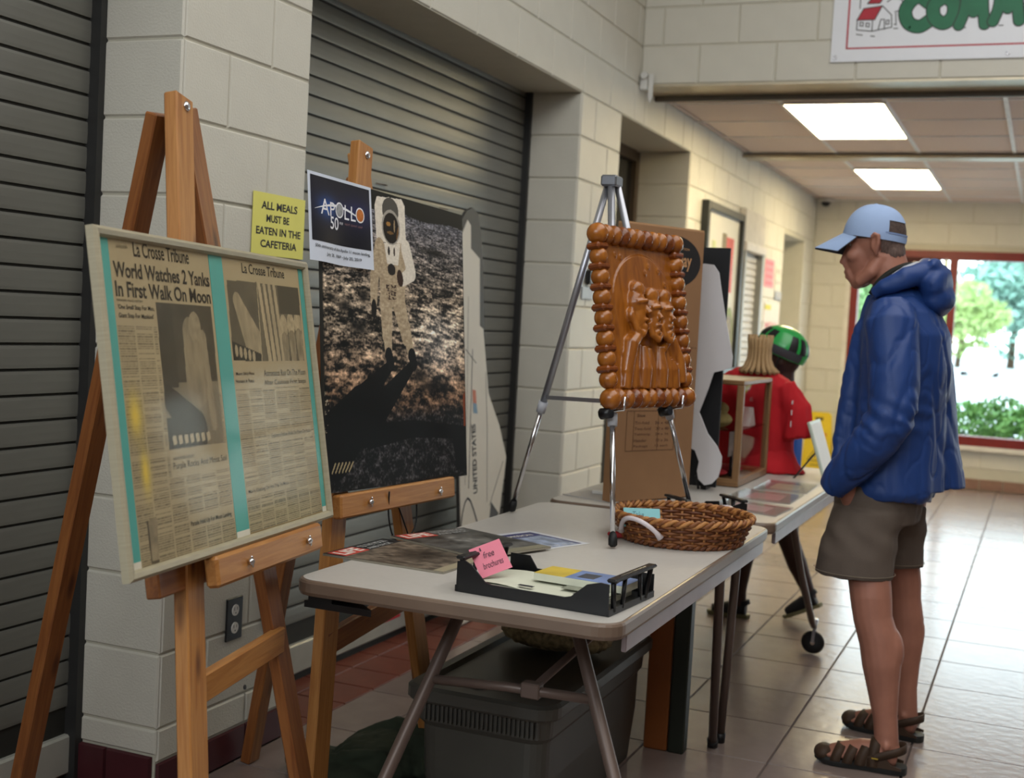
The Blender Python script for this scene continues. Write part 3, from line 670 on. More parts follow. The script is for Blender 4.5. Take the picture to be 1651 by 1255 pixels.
def moon(X, Y):
    hz = .742-.0*X
    persp = .35+1.3*np.clip(.75-Y, 0, .75)                                   # grain grows towards the foreground
    A = fbm(X*16/persp, Y*38/persp, 5)-.5; Bn = fbm(X*46/persp+9, Y*85/persp, 4)-.5; Cn = fbm(X*150+3, Y*190, 3)-.5
    g = .58+A*1.5+Bn*1.15+Cn*.7
    g = .5+(g-.5)*1.15; g = np.where(g < .36, g*.6+.03, g)
    fine = Bn*.6+Cn*.6
    g = g+.10*np.sin(Y*150+A*22+X*12)*np.clip((.45-Y)/.2, 0, 1)*np.clip((X-.3)/.2, 0, 1)
    tone = np.stack([g*.88, g*.79, g*.68], -1)
    far = np.clip((Y-.52)/.22, 0, 1)[..., None]; fb2 = .40+.8*fine+.4*A; blu = np.stack([fb2*.86, fb2*.90, fb2*1.04], -1); tone = tone*(1-far*.8)+blu*far*.8
    warm = np.clip((.42-Y)/.2, 0, 1)[..., None]; tone = tone*(1-warm*V(.18, .30, .38))
    br = np.clip(1-np.hypot((X-.62)/.24, (Y-.37)/.12), 0, 1)[..., None]; tone = tone+br*.34
    br = np.clip(1-np.hypot((X-.62)/.25, (Y-.46)/.08), 0, 1)[..., None]; tone = tone+br*.14
    for cx, cy, rx, ry in ((.60, .655, .08, .010), (.70, .505, .03, .008), (.66, .55, .035, .008), (.10, .47, .03, .02), (.20, .50, .03, .02), (.17, .42, .05, .02), (.50, .30, .045, .02), (.58, .27, .09, .02), (.04, .49, .03, .012)):
        m = np.exp(-(((X-cx)/rx)**2+((Y-cy)/ry)**2)*1.2)[..., None]; tone = tone*(1-.85*m)+0*m
    sky = Y > hz+.004*np.sin(X*20)-.02*np.clip(.3-X, 0, 1); tone[sky] = V(.06, .06, .052)
    # lower shadowed ground
    lowb = np.clip((.20+.05*fbm(X*6, Y*6)-Y+(X-.4)*-.02)/.05, 0, 1)[..., None]
    lw = .13+np.maximum(fine, -.1)*1.1; lowc = np.stack([lw, lw*.96, lw*.98], -1); tone = tone*(1-lowb)+np.clip(lowc, .03, 1)*lowb
    sh = capm(X, Y, (.335, .325), (.13, .20), .016, .05) | capm(X, Y, (.455, .325), (.20, .16), .016, .055) | capm(X, Y, (.17, .20), (.05, .12), .07, .09) | polym(X, Y, [(.22, .168), (.45, .175), (.80, .150), (.80, .02), (.72, .02), (.70, .115), (.45, .125), (.2, .10)])
    tone[sh] = V(.012, .01, .012)
    for k in range(6):
        m = capm(X, Y, (.03+k*.016, .05), (.045+k*.017, .072), .0025, .003); tone[m] = V(.62, .56, .42)
    edge = polym(X, Y, [(.0, .15), (.018, .15), (.02, .22), (.0, .26)]); tone[edge & (fine > .05)] = V(.7, .65, .55)
    tone[polym(X, Y, [(.772, .24), (.79, .26), (.79, .15), (.775, .15)])] = V(.50, .22, .08)
    # astronaut
    suit = np.stack([.70+fine*.35, .63+fine*.35, .52+fine*.32], -1); suitl = np.stack([.87+fine*.2, .84+fine*.2, .78+fine*.2], -1)
    def put(m, c):
        if isinstance(c, np.ndarray) and c.ndim == 3: tone[m] = c[m]
        else: tone[m] = V(*c)
    put(polym(X, Y, [(.262, .750), (.275, .775), (.41, .785), (.428, .768), (.432, .66), (.27, .655)]), suitl)     # backpack
    put(capm(X, Y, (.315, .50), (.318, .405), .034, .026) | capm(X, Y, (.318, .43), (.325, .352), .026, .018), suit)  # legs
    put(capm(X, Y, (.385, .50), (.425, .405), .036, .026) | capm(X, Y, (.425, .43), (.452, .352), .024, .018), suit)
    put(capm(X, Y, (.325, .353), (.335, .330), .020, .020) | capm(X, Y, (.455, .353), (.468, .330), .022, .018), (.05, .045, .05))
    put(polym(X, Y, [(.275, .65), (.43, .665), (.42, .50), (.405, .485), (.30, .48), (.285, .51)]), suit)           # torso
    put(capm(X, Y, (.285, .64), (.255, .56), .026, .022) | capm(X, Y, (.255, .56), (.250, .492), .021, .017), suit)
    put(capm(X, Y, (.430, .65), (.462, .585), .026, .024) | capm(X, Y, (.462, .585), (.410, .562), .024, .018), suitl)
    put(ellm(X, Y, .250, .472, .014, .026), (.09, .075, .07)); put(ellm(X, Y, .395, .565, .017, .024, .3), (.20, .13, .10))
    put(polym(X, Y, [(.31, .655), (.40, .66), (.385, .60), (.325, .60)]), suitl); put(ellm(X, Y, .335, .635, .006, .012), (.15, .13, .12)); put(ellm(X, Y, .365, .635, .005, .012), (.25, .2, .18))
    put(ellm(X, Y, .348, .585, .022, .016), (.13, .11, .10)); put(polym(X, Y, [(.315, .545), (.375, .545), (.37, .505), (.32, .50)]) & (fine > -.05), (.24, .17, .14))
    put(ellm(X, Y, .347, .720, .060, .062), suitl); put(ellm(X, Y, .347, .745, .045, .036), (.30, .29, .27))
    put(ellm(X, Y, .349, .700, .050, .048), (.62, .60, .56)); put(ellm(X, Y, .349, .698, .043, .042), (.085, .06, .05))
    put(ellm(X, Y, .335, .708, .012, .006), (.62, .45, .22)); put(ellm(X, Y, .368, .705, .004, .017), (.6, .52, .4)); put(ellm(X, Y, .345, .685, .018, .004), (.45, .33, .18)); put(ellm(X, Y, .385, .688, .004, .02, -.3), (.42, .3, .16))
    tone[(X < .004) | (X > PW-.004)] *= .6
    return tone
grid_print('printed_sheet', PW, PH, 430, 430, moon, vmat('glossy_photo_print', .5, .12), po, z=.0102)
obj('foam_board', MB().box((0, 0, 0), (PW, PH, .010)), M('dark_foam_edge', '35342f', .6), po, world=False)
# flyer taped on its corner
def sky_(X, Y):
    b = np.stack([.105+0*X, .10+0*X, .17+0*X], -1)
    k = np.exp(-(((X-.075)/.045)**2+((Y-.085)/.03)**2))[..., None]; b = b+k*V(.03, .22, .45)
    k = np.exp(-(((X-.22)/.08)**2+((Y-.09)/.04)**2))[..., None]; b = b+k*V(.04, .06, .15)
    edge = 1-.45*np.clip(np.abs(Y-.1)/.1, 0, 1)[..., None]
    return b*edge
sg = tag(link(bpy.data.objects.new('anniversary_flyer', None), None, frame(P2(-.072, .572, .014), u2, v2)), 'white-bordered Apollo 50 flyer on the upper left corner of the astronaut poster', 'flyer', )
SW, SH = .302, .218
bend = lambda X, Y: .006*np.sin(X*24+.6)*np.clip((SH-Y)/SH, 0, 1)+.004
grid_print('paper', SW, SH, 30, 20, lambda X, Y: np.stack([.80+0*X, .83+0*X, .88+0*X], -1), vmat('matte_print', .6, .25), sg, bend=bend)
grid_print('printed_panel', SW-.022, .160, 60, 40, sky_, vmat('matte_print', .6, .25), sg, origin=(.011, .050), z=.0008, bend=lambda X, Y: bend(X+.011, Y+.05))
LW = M('print_white', 'e4e6ec', .5)
def sbend(mb, dz=.0016):
    mb.v = [(x, y, z+float(bend(x, y))+dz) for x, y, z in mb.v]; return mb
def arc(cx, cy, r0, r1, n=28): return [[(cx+r*math.cos(a), cy+r*math.sin(a), 0) for a in [2*math.pi*k/n for k in range(n)]] for r in (r0, r1)]
mb = strings([('A', .052, .118, .094, .157, 0, .0), ('P', .098, .118, .122, .153, 0), ('L', .170, .118, .192, .155, 0), ('L', .200, .118, .222, .155, 0), ('50', .098, .086, .140, .118, 0, .01), ('* * *', .146, .102, .162, .110, 0, .02)])
for cx, cy in ((.145, .138), (.242, .137)):
    a, b = arc(cx, cy, .016, .020); mb.rings([a, b], cap=False, smooth=False)
sw = [(.025+i*.0085, .128+.022*math.sin(i/27*math.pi*.9)-.012*(i/27)**2, 0) for i in range(28)]
for (a, b) in zip(sw, sw[1:]):
    k = .0028*math.sin((a[0]-.02)/.24*math.pi)+.0004; mb.add([(a[0], a[1]-k, 0), (b[0], b[1]-k, 0), (b[0], b[1]+k, 0), (a[0], a[1]+k, 0)], [(0, 1, 2, 3)])
obj('logo_lettering', sbend(mb), LW, sg, world=False)
obj('logo_moon', sbend(MB().flat([(.145+.0162*math.cos(t), .138+.0162*math.sin(t)) for t in [k*.2618 for k in range(24)]], 0), .002), M('print_moon_grey', '8f9296', .6, var=.25, scale=120), sg, world=False)
obj('logo_planet', sbend(MB().flat([(.242+.0162*math.cos(t), .137+.0162*math.sin(t)) for t in [k*.2618 for k in range(24)]], 0), .002), M('print_mars_orange', 'b86a28', .6, var=.25, scale=120), sg, world=False)
obj('small_lettering', sbend(strings([('NEXT GIANT LEAP', .172, .104, .252, .109, 0)])), M('print_grey_red', '8a6468', .5), sg, world=False)
obj('caption', sbend(strings([('50th anniversary of the Apollo 11 moon landing,', .022, .032, .283, .042, 0, .01), ('July 20, 1969 - July 20, 2019', .075, .015, .245, .025, 0, .01)])), M('print_black', '22242a', .6), sg, world=False)
# cord looped below the ledge
cpts = [(P2(.27, -.01, .035)[0], P2(.27, 0, 0)[1], .865), (.53, 3.00, .80), (.53, 3.03, .74), (.53, 3.08, .715), (.53, 3.13, .725), (.53, 3.165, .76), (.525, 3.17, .83), (.52, 3.17, .865)]
def smooth_path(P, k=6):
    P = [np.array(p, float) for p in P]; out = []
    for i in range(len(P)-1):
        p0, p1, p2, p3 = P[max(i-1, 0)], P[i], P[i+1], P[min(i+2, len(P)-1)]
        for j in range(k):
            t = j/k; out.append(.5*((2*p1)+(-p0+p2)*t+(2*p0-5*p1+4*p2-p3)*t*t+(-p0+3*p1-3*p2+p3)*t**3))
    return out+[P[-1]]
tk = smooth_path(cpts)
co = solo('cord', MB().tube(tk, .0022, 6).tube(smooth_path([(.52, 3.05, .84), (.52, 3.10, .78), (.52, 3.16, .70), (.50, 3.22, .66)]), .0022, 6), RUB, 'thin black cord looped over the far easel ledge', 'cord', (.53, 3.08, .715))

# ------------------------------------------------------------------ shuttle cut-out against the shutter
SX = -.13
st = thing('shuttle_cutout', 'tall white cardboard space shuttle cut-out leaning by the shutter', 'cutout', loc=(SX, 5.05, 0))
S = lambda y, z: (y, z)
FS = frame((SX, 0, 0), (0, 1, 0), (0, 0, 1))
outl = [(4.864, 1.791), (4.923, 1.771), (4.967, 1.688), (5.003, 1.536), (5.056, 1.263), (5.071, 1.193), (5.132, 1.008), (5.276, .851), (5.374, .706), (5.37, .66), (5.33, .451), (5.30, .30), (5.26, .10), (5.24, .0), (4.92, .0), (4.90, .2), (4.895, .456), (4.859, .676), (4.789, 1.312), (4.754, 1.671), (4.755, 1.723), (4.804, 1.769)]
obj('board', MB().prism(outl, -.012, 0, FS), M('dark_foam_edge2', '3b3a38', .6), st)
wp = [(4.756, 1.655), (4.816, 1.735), (4.85, 1.715), (4.862, 1.621), (4.956, 1.584), (4.993, 1.30), (5.032, 1.287), (5.064, 1.19), (5.125, 1.006), (5.270, .851), (5.365, .706), (5.36, .66), (5.32, .451), (5.29, .30), (5.25, .10), (5.23, .008), (4.93, .008), (4.91, .2), (4.905, .456), (4.867, .676), (4.797, 1.312)]
obj('white_body', MB().prism(wp, 0, .003, FS), M('off_white_paint', 'c9c4b8', .6, var=.03, scale=6), st)
obj('black_panel', MB().prism([(5.217, .514), (5.31, .452), (5.205, .40)], .003, .0045, FS), M('charcoal_panel', '3a3a3a', .6), st)
def strip(P, w, z):
    mb = MB()
    for (a, b) in zip(P, P[1:]):
        a, b = V(*a), V(*b); d = unit(b-a); n = V(-d[1], d[0])*w/2; mb.flat([tuple(a+n), tuple(b+n), tuple(b-n), tuple(a-n)], z, FS)
    return mb
mb = strip([(4.93, 1.20), (4.965, .60)], .006, .0036); door = [(4.905, .44), (4.915, .50), (4.935, .545), (4.960, .560), (4.99, .545), (5.03, .50), (5.075, .44)]
for s_ in (strip(door, .010, .0037), strip([(5.08, 1.1), (5.13, .85), (5.17, .52)], .004, .0036), strip([(5.20, .50), (5.33, .69)], .005, .0036), strip([(4.86, 1.2), (4.975, 1.14)], .004, .0036), strip([(4.86, 1.42), (4.90, 1.0), (4.925, .62)], .003, .0036)): mb.add(s_.v, s_.f)
obj('black_lines', mb, M('marker_black', '26262a', .6), st)
obj('flag', MB().prism([(4.951, 1.028), (4.985, 1.023), (5.000, .965), (4.965, .97)], .003, .0042, FS), M('flag_red', 'b86a50', .6), st)
obj('flag', MB().prism([(4.965, .97), (5.000, .965), (5.017, .921), (4.973, .926)], .003, .0042, FS), M('flag_blue', '6f8fa8', .6), st)
FT = frame((SX+.0042, 5.060, .575), (0, -.20, 1), (0, -1, -.2))
tt = strings([('UNITED STATES', 0, 0, .315, .042, 0, .028, .2)]); obj('lettering', tt, M('marker_black', '26262a', .6), st, FT, world=False)

# ------------------------------------------------------------------ silver tripod easel with wooden carving
tr = thing('tripod_easel', 'silver telescoping tripod easel standing on the table', 'easel', loc=(.93, 3.6, TZ))
T0 = V(.93, 3.505, 1.742)
feet = {'a': V(.628, 3.62, TZ+.008), 'b': V(1.084, 3.236, TZ+.008), 'c': V(1.134, 3.885, TZ+.008)}
for k, ft in feet.items():
    off_ = {'a': V(-.012, .004, 0), 'b': V(.004, -.014, 0), 'c': V(.012, .014, 0)}[k]; top = T0+off_; mid = top+(ft-top)*.66
    if k == 'a': top = top+V(0, 0, -.005)
    l = obj('leg', MB().cone(top, mid, .0105, .0105, 14), ALU, tr)
    obj('collar', MB().cone(mid-unit(ft-top)*.01, mid+unit(ft-top)*.025, .0145, .0135, 14), M('light_grey_plastic', 'b5b8bf', .4), l)
    obj('lower_leg', MB().cone(mid, ft+(top-ft)*.02, .0075, None, 12), CHROME, l)
    d = unit(ft-top); obj('rubber_foot', MB().tube([ft-d*.035, ft-d*.02, ft-d*.004, ft+d*.002], [.0095, .0125, .0125, .006], 12), RUB, l)
    feet[k] = (top, mid, ft)
obj('head', MB().box((T0[0]-.024, T0[1]-.030, T0[2]-.010), (T0[0]+.024, T0[1]+.034, T0[2]+.022), bev=.005), M('grey_metal_head', '777a80', .35, .6), tr)
hub = (feet['b'][0]+(feet['b'][2]-feet['b'][0])*.62)
for k in 'ac':
    q = feet[k][0]+(feet[k][2]-feet[k][0])*.635; p = hub+V(-.02, .03, 0)
    obj('spreader', MB().box((-.006, -.002, 0), (.006, .002, float(np.linalg.norm(q-p))), axframe(p, q, (0, 0, 1))), ALU, tr)
obj('hub', MB().cone(hub+V(-.03, .03, -.012), hub+V(-.03, .03, .018), .014, None, 12), ALU, tr)
CB = V(1.025, 3.276, 1.118); FC = frame(CB, V(1.150, 3.702, 1.118)-CB, V(.939, 3.27, 1.60)-CB)
uc, vc, nc = [V(*FC.col[i][:3]) for i in range(3)]
PC = lambda a, b, c=0.: CB+uc*a+vc*b+nc*c
for a, kk in ((.03, 'b'), (.33, 'c')):
    p = PC(a+.01, -.014, -.02); obj('hook_arm', MB().tube([p+nc*-.03, p, p+nc*.055, p+nc*.06+vc*.035], .004, 8), CHROME, tr)
    q = PC(a-.02, -.020, .0); obj('knob', MB().cone(q-nc*.02, q+nc*.012, .016, .014, 14), BLACK, tr)
cv = tag(link(bpy.data.objects.new('wood_carving', None), None, FC), 'varnished relief carving of three heads in a beaded wooden frame on the tripod', 'carving')
CW, CH = .426, .488
# relief panel
pan = MB().box((.03, .03, -.012), (CW-.03, CH-.03, .004))
pan.prism([(.10+.16*0, .05)]+[(CW/2+.15*math.cos(t)+.01, .30+.125*math.sin(t)) for t in [math.pi*(1-k/20) for k in range(21)]]+[(CW/2+.16, .05), (CW/2-.14, .05)], -.004, .010)
def headR(mb, cx, cy, z, turn=0.):
    mb.ell((cx, cy+.030, z), (.033, .042, .026), 14, 10); mb.ell((cx+.002, cy-.006, z+.002), (.026, .046, .022), 14, 10)     # skull, face
    mb.ell((cx+turn*.5, cy+.068, z+.004), (.030, .026, .020), 12, 8)                                                      # helmet crown
    mb.tube([(cx-.024, cy+.030, z+.018), (cx+turn, cy+.034, z+.029), (cx+.024, cy+.030, z+.018)], .007, 8)                # brow
    mb.tube([(cx+turn, cy+.022, z+.022), (cx+turn*1.4, cy-.002, z+.034)], [.004, .0085], 8)                               # nose
    mb.tube([(cx-.011+turn, cy-.020, z+.021), (cx+turn, cy-.018, z+.026), (cx+.011+turn, cy-.020, z+.021)], .0045, 8); mb.ell((cx+turn*.8, cy-.038, z+.016), (.012, .010, .010), 10, 8)
    mb.tube([(cx-.028, cy-.01, z+.005), (cx-.02, cy-.045, z+.01), (cx, cy-.060, z+.016), (cx+.024, cy-.040, z+.010)], .010, 8)  # collar ring
headR(pan, .165, .255, .018, .014); headR(pan, .232, .240, .024, 0); headR(pan, .296, .238, .024, 0)
pan.ell((.135, .250, .016), (.012, .020, .016), 12, 8)
for x, dx, r0, hh in ((.095, .02, .020, .15), (.135, .015, .014, .175), (.185, .01, .024, .165), (.232, -.004, .016, .16), (.275, .006, .022, .165), (.322, -.012, .014, .17), (.350, -.02, .020, .13)):
    pan.tube([(x, .045, .004), (x+dx*.5, .10, .010), (x+dx, hh, .009)], [r0, r0*1.1, r0*.6], 10)
pan.tube([(.10, .09, .010), (.12, .17, .02), (.17, .20, .015)], [.02, .024, .02], 10); pan.tube([(.35, .19, .012), (.375, .12, .014), (.38, .06, .01)], [.014, .02, .02], 10)
pan.tube([(.335, .205, .012), (.31, .175, .020), (.285, .155, .018)], .012, 10)
for x, y in ((.10, .42), (.125, .415), (.255, .395), (.235, .375), (.305, .385), (.335, .345), (.36, .25)): pan.lathe([(.004, 0), (.007, .003), (.006, .006), (.003, .002), (0, .002)], 12, Matrix.Translation((x, y, .0085 if 0.09 < x < .37 and y < .41 else .003)))
pb_ = blob(pan, .0030, 3); obj('relief_panel', pb_, CARVE, cv, world=False)
# beaded frame
def bead(name, c, rx, ry, rz, mat): obj(name, MB().ell(c, (rx, ry, rz), 18, 12), mat, cv, world=False)
nside = 7
for sx in (.018, CW-.018):
    for i in range(nside):
        st_ = (CH-.094)/nside; y = .047+i*st_+st_*.5
        if i < nside-0: bead('bead', (sx, y-.004, .006), .0255, .027, .026, CARVE)
        obj('square_ring', MB().box((sx-.027, y+.014, -.018), (sx+.025, y+.034, .0285), bev=.007), CARVED, cv, world=False)
for sy in (.018, CH-.016):
    for i in range(11):
        x = .018+i*(CW-.036)/10
        if i in (0, 10): bead('corner_bead', (x, sy, .008), .030, .030, .030, CARVE)
        else: bead('disc', (x, sy, .006), .0215, .029, .028, CARVE if i % 3 else CARVED)

# ------------------------------------------------------------------ things on the first table
def sheet(name, P, z0, th, m, label, cat, group=None, extra=None):
    """flat printed thing with corners A (print top-left), B (top-right), C, D in plan"""
    A, B, C, D = [V(*p) for p in P]; u = V(*(B-A), 0); v = V(*(A-D), 0)
    F = frame((D[0], D[1], z0), u, v); w = float(np.linalg.norm(u)); h = float(abs(V(*(A-D), 0)@V(*F.col[1][:3])))
    r = tag(link(bpy.data.objects.new(name, None), None, F), label, cat, group); return r, w, h
def mag1(X, Y):
    g = .42+.5*(fbm(X*60, Y*50)-.5); o = np.stack([g*1.0, g*.90, g*.78], -1)
    k = np.exp(-(((X-.15)/.07)**2+((Y-.14)/.06)**2))[..., None]; o = o*(1-k*.55)
    m = (Y > .275); o[m] = V(.13, .14, .15); m = (Y < .03); o[m] = V(.62, .58, .48); return o
def mag2(X, Y):
    g = .30+.5*(fbm(X*22, Y*26)-.5); k = np.exp(-(((X-.13)/.05)**2+((Y-.19)/.05)**2)); g = g+k*.35*vn(X*70, Y*70)
    o = np.stack([g*.98, g*.97, g*.93], -1); m = Y < .035; o[m] = V(.50, .48, .40); return o
MAGW = M('magazine_paper', '8f897a', .5)
for nm, P, fn, z, lab in (('magazine', ((.53, 2.66), (.545, 2.935), (.885, 2.925), (.865, 2.65)), mag1, .7415, 'old large-format magazine with red title box and dusty brown cover, nearest the table corner'),
                  ('magazine', ((.56, 2.965), (.655, 3.215), (.965, 3.095), (.865, 2.845)), mag2, .7475, 'old large-format magazine with dark grey cover overlapping the brown one')):
    r, w, h = sheet(nm, P, z, .005, None, lab, 'magazine', 'old magazines on the table')
    obj('pages', MB().box((0, 0, 0), (w, h, .005)), MAGW, r, world=False)
    grid_print('cover', w, h, 90, 110, fn, vmat('worn_gloss_print', .4, .35), r, z=.0056)
    obj('title_box', MB().box((.008, h-.062, .0057), (.115, h-.008, .0062)), M('title_red', 'c0463a', .45), r, world=False)
    obj('title', strings([('LIFE', .016, h-.055, .107, h-.015, .0066, .03)]), M('title_white', 'e6ddd2', .5), r, world=False)
    obj('cover_lines', strings([('TO THE MOON', .125, h-.035, .245, h-.014, .0066, .02), ('AND BACK', .125, h-.058, .235, h-.042, .0066, .02)]), M('title_grey', 'a8aaa8', .5), r, world=False)
def fly(X, Y):
    g = .62+.5*(fbm(X*45, Y*45)-.5); o = np.stack([g*.88, g*.96, g*1.1], -1); b = (X < .030) | (Y > .155) | (X > .146); o[b] = V(.16, .18, .42)
    w = (X < .006) | (X > .158) | (Y < .012) | (Y > .208); o[w] = V(.82, .83, .85); return o
r, w, h = sheet('mission_flyer', ((.735, 3.185), (.80, 3.35), (1.0, 3.265), (.945, 3.10)), .7415, .001, None, 'blue and white printed flyer lying behind the dark magazine', 'flyer')
obj('paper', MB().box((0, 0, 0), (w, h, .0008)), WHITE, r, world=False)
grid_print('printed_face', w, h, 80, 100, fly, vmat('worn_gloss_print', .4, .35), r, z=.0012)
obj('lettering', strings([('MISSION', .04, .165, .13, .185, .0017, .02), ('* * * *', .035, .018, .14, .035, .0017)]), WHITE, r, world=False)

def letter_tray(M_, label, L=.36, D=.25):
    """black side-load stacking tray; x along the long side, y to the back"""
    t = tag(link(bpy.data.objects.new('letter_tray', None), None, M_), label, 'letter tray', 'black stacking letter trays')
    obj('tray_base', MB().box((0, .01, .004), (L, D-.01, .008)), BLACK, t, world=False)
    front = [(0, 0), (L, 0), (L, .066), (L-.020, .068), (L-.05, .060), (L-.085, .030), (L-.10, .026), (.085, .026), (.07, .030), (.035, .062), (.018, .070), (0, .066)]
    fr = MB().prism(front, -.004, 0, frame((0, 0, 0), (1, 0, 0), (0, 0, 1))); obj('front_wall', fr, BLACK, t, world=False)
    back = [(0, 0), (L, 0), (L, .05), (L-.05, .05), (L-.07, .022), (.07, .022), (.05, .05), (0, .05)]
    obj('back_wall', MB().prism(back, -.004, 0, frame((0, D, 0), (1, 0, 0), (0, 0, 1))), BLACK, t, world=False)
    for x in (0, L):
        s = MB().tube([(x, .03, .006), (x, .022, .066), (x, .06, .072), (x, D-.06, .072), (x, D-.022, .066), (x, D-.05, .006)], .0062, 8)
        s.tube([(x, .085, .07), (x, .075, .006)], .005, 6).tube([(x, D-.085, .07), (x, D-.075, .006)], .005, 6).box((x-.003, .0, 0), (x+.003, D, .014)).box((x-.011, .01, .068), (x+.011, D-.01, .076), bev=.003)
        obj('end_frame', s, BLACK, t, world=False)
    return t
FTR = frame((.966, 2.503, TZ+.002), (.343, -.031, 0), (.02, .24, 0))
letter_tray(FTR, 'black letter tray with pale leaflets at the near end of the table')
letter_tray(frame((1.155, 3.765, TZ+.002), (.17, .17, 0), (-.17, .17, 0)), 'black letter tray half hidden behind the wicker basket', .20, .16)
def leaf(name, a, b, c, d, z, th, m, label, cat):
    r = tag(link(bpy.data.objects.new(name, None), None, FTR @ loc3(a, b, z)), label, cat); return r
# leaflets in the tray
r = leaf('leaflet_stack', .020, .03, 0, 0, .0082, .012, None, 'stack of pale leaflets with a small picture in the near tray', 'leaflets')
obj('pages', MB().box((0, 0, 0), (.31, .17, .012)), M('leaflet_cream', 'c9cbb8', .6), r, world=False)
mb = MB()
for k in range(14): mb.add([(.0+k*.022, 0, .0125+.004*math.sin(k*.6)), (.0+k*.022, .17, .0125+.004*math.sin(k*.6)), (.022+k*.022, .17, .0125+.004*math.sin(k*.6+.6)), (.022+k*.022, 0, .0125+.004*math.sin(k*.6+.6))], [(3, 2, 1, 0)][0:1] and [(0, 3, 2, 1)])
obj('top_leaflet', mb, M('leaflet_cream', 'c9cbb8', .6), r, world=False)
obj('picture', MB().box((.195, .045, .0178), (.275, .11, .0182)), M('print_olive', '7d8070', .6, var=.35, scale=60), r, world=False)
obj('print_lines', MB().box((.11, .008, .0178), (.145, .022, .0182)).box((.24, .01, .0178), (.27, .022, .0182)), M('print_black', '22242a', .6), r, world=False)
r = leaf('brochure_stack', .13, .115, 0, 0, .026, .012, None, 'yellow and blue brochures behind the pale leaflets', 'brochures')
obj('pages', MB().box((0, 0, 0), (.215, .095, .016)), M('leaflet_cream', 'c9cbb8', .6), r, world=False)
obj('yellow_panel', MB().box((0, 0, .016), (.075, .095, .0165)), M('print_yellow', 'c2a83c', .5, var=.2), r, world=False)
obj('blue_panel', MB().box((.075, 0, .016), (.215, .095, .0165)), M('print_blue', '6a7ea8', .5, var=.25), r, world=False)
obj('masthead', MB().box((.095, .02, .0165), (.135, .07, .0168)), M('print_dark', '3c4048', .5, var=.3), r, world=False)
# pink note on the tray
FN = frame((1.0035, 2.554, .763), (.050, .040, .024), (-.048, .022, .062))
nt0 = tag(link(bpy.data.objects.new('sticky_note', None), None, FN), 'pink sticky note reading free brochures on the near letter tray', 'note')
mb = MB()
for k in range(10):
    y0, y1 = k*.0076, (k+1)*.0076; f = lambda y: .006*(1-y/.076)**2
    mb.add([(0, y0, f(y0)), (.074, y0, f(y0)), (.074, y1, f(y1)), (0, y1, f(y1))], [(0, 1, 2, 3)])
obj('note_sheet', mb, M('sticky_pink', 'd8798c', .6, var=.02), nt0, world=False)
obj('handwriting', strings([('free', .024, .043, .050, .058, .0035, 0, .3), ('brochures', .014, .018, .062, .033, .0045, 0, .3), ('1', .022, .062, .025, .070, .003)]), M('ink_dark_violet', '4a2a3c', .6), nt0, world=False)

# wicker basket
BC = V(1.20, 3.50, TZ+.002)
bk = thing('wicker_basket', 'round brown wicker basket with white plastic loop handles', 'basket', loc=tuple(BC))
WK = [M('wicker_brown', '7a4a26', .5, var=.25, scale=60), M('wicker_dark', '5a3018', .5, var=.25, scale=60), M('wicker_gold', 'a87440', .5, var=.25, scale=60)]
def br_(z): return .160+.035*(z/.075)**.8
obj('basket_floor', MB().cone((BC[0], BC[1], BC[2]+.001), (BC[0], BC[1], BC[2]+.008), .157, None, 36), WK[1], bk)
NS = 36; strands = []
for j in range(9):
    z = .006+j*.0078; pts = []
    for k in range(NS*4):
        a = 2*math.pi*k/(NS*4); w_ = .0045*math.sin(a*NS/2+(j % 2)*math.pi); rr = br_(z)+w_; pts.append((BC[0]+rr*math.cos(a), BC[1]+rr*math.sin(a), BC[2]+z))
    obj('weaver', MB().tube(pts, .0048, 6, closed=True), WK[0] if j % 3 else WK[1], bk)
for k in range(NS):
    a = 2*math.pi*(k+.5)/NS; obj('stake', MB().tube([(BC[0]+br_(z)*math.cos(a), BC[1]+br_(z)*math.sin(a), BC[2]+z) for z in (.002, .025, .05, .076)], .0042, 6), WK[2], bk)
for ph, zz, rr, mm in ((0, .075, .0058, 2), (math.pi, .075, .0058, 0), (0, .008, .006, 0), (math.pi, .008, .006, 1), (math.pi/2, .070, .006, 2)):
    pts = []
    for k in range(260):
        a = 2*math.pi*k/260; q = a*30+ph; R_ = br_(zz)+.005*math.cos(q); pts.append((BC[0]+R_*math.cos(a), BC[1]+R_*math.sin(a), BC[2]+zz+.0045*math.sin(q)))
    obj('braid', MB().tube(pts, rr, 6, closed=True), WK[mm], bk)
PL = M('milky_plastic', 'c6bdc0', .3, spec=.5)
def handle(am, da, out):
    pts = []
    for k in range(13):
        t = k/12; a = am+da*(2*t-1); r = .196+out*math.sin(math.pi*t); z = .030+.048*math.sin(math.pi*t)**.8
        pts.append((BC[0]+r*math.cos(a), BC[1]+r*math.sin(a), BC[2]+z))
    R_ = [.009]+[.0065]*11+[.010]; obj('loop_handle', MB().tube(pts, R_, 10), PL, bk)
handle(math.radians(-112), .36, .028); handle(math.radians(68), .36, .022)
tc = tag(link(bpy.data.objects.new('note_card', None), None, frame((1.115, 3.375, .785), (.055, .03, 0), (-.02, .02, .05))), 'teal card with writing standing in the wicker basket', 'card')
obj('card_sheet', MB().box((-.045, 0, 0), (.058, .055, .001)), M('teal_paper', '83bfc4', .6), tc, world=False)
obj('handwriting', strings([('Take', -.02, .028, .012, .045, .0016, 0, .3), ('one', .018, .010, .042, .024, .0016, 0, .3)]), M('ink_teal', '4a7580', .6), tc, world=False)
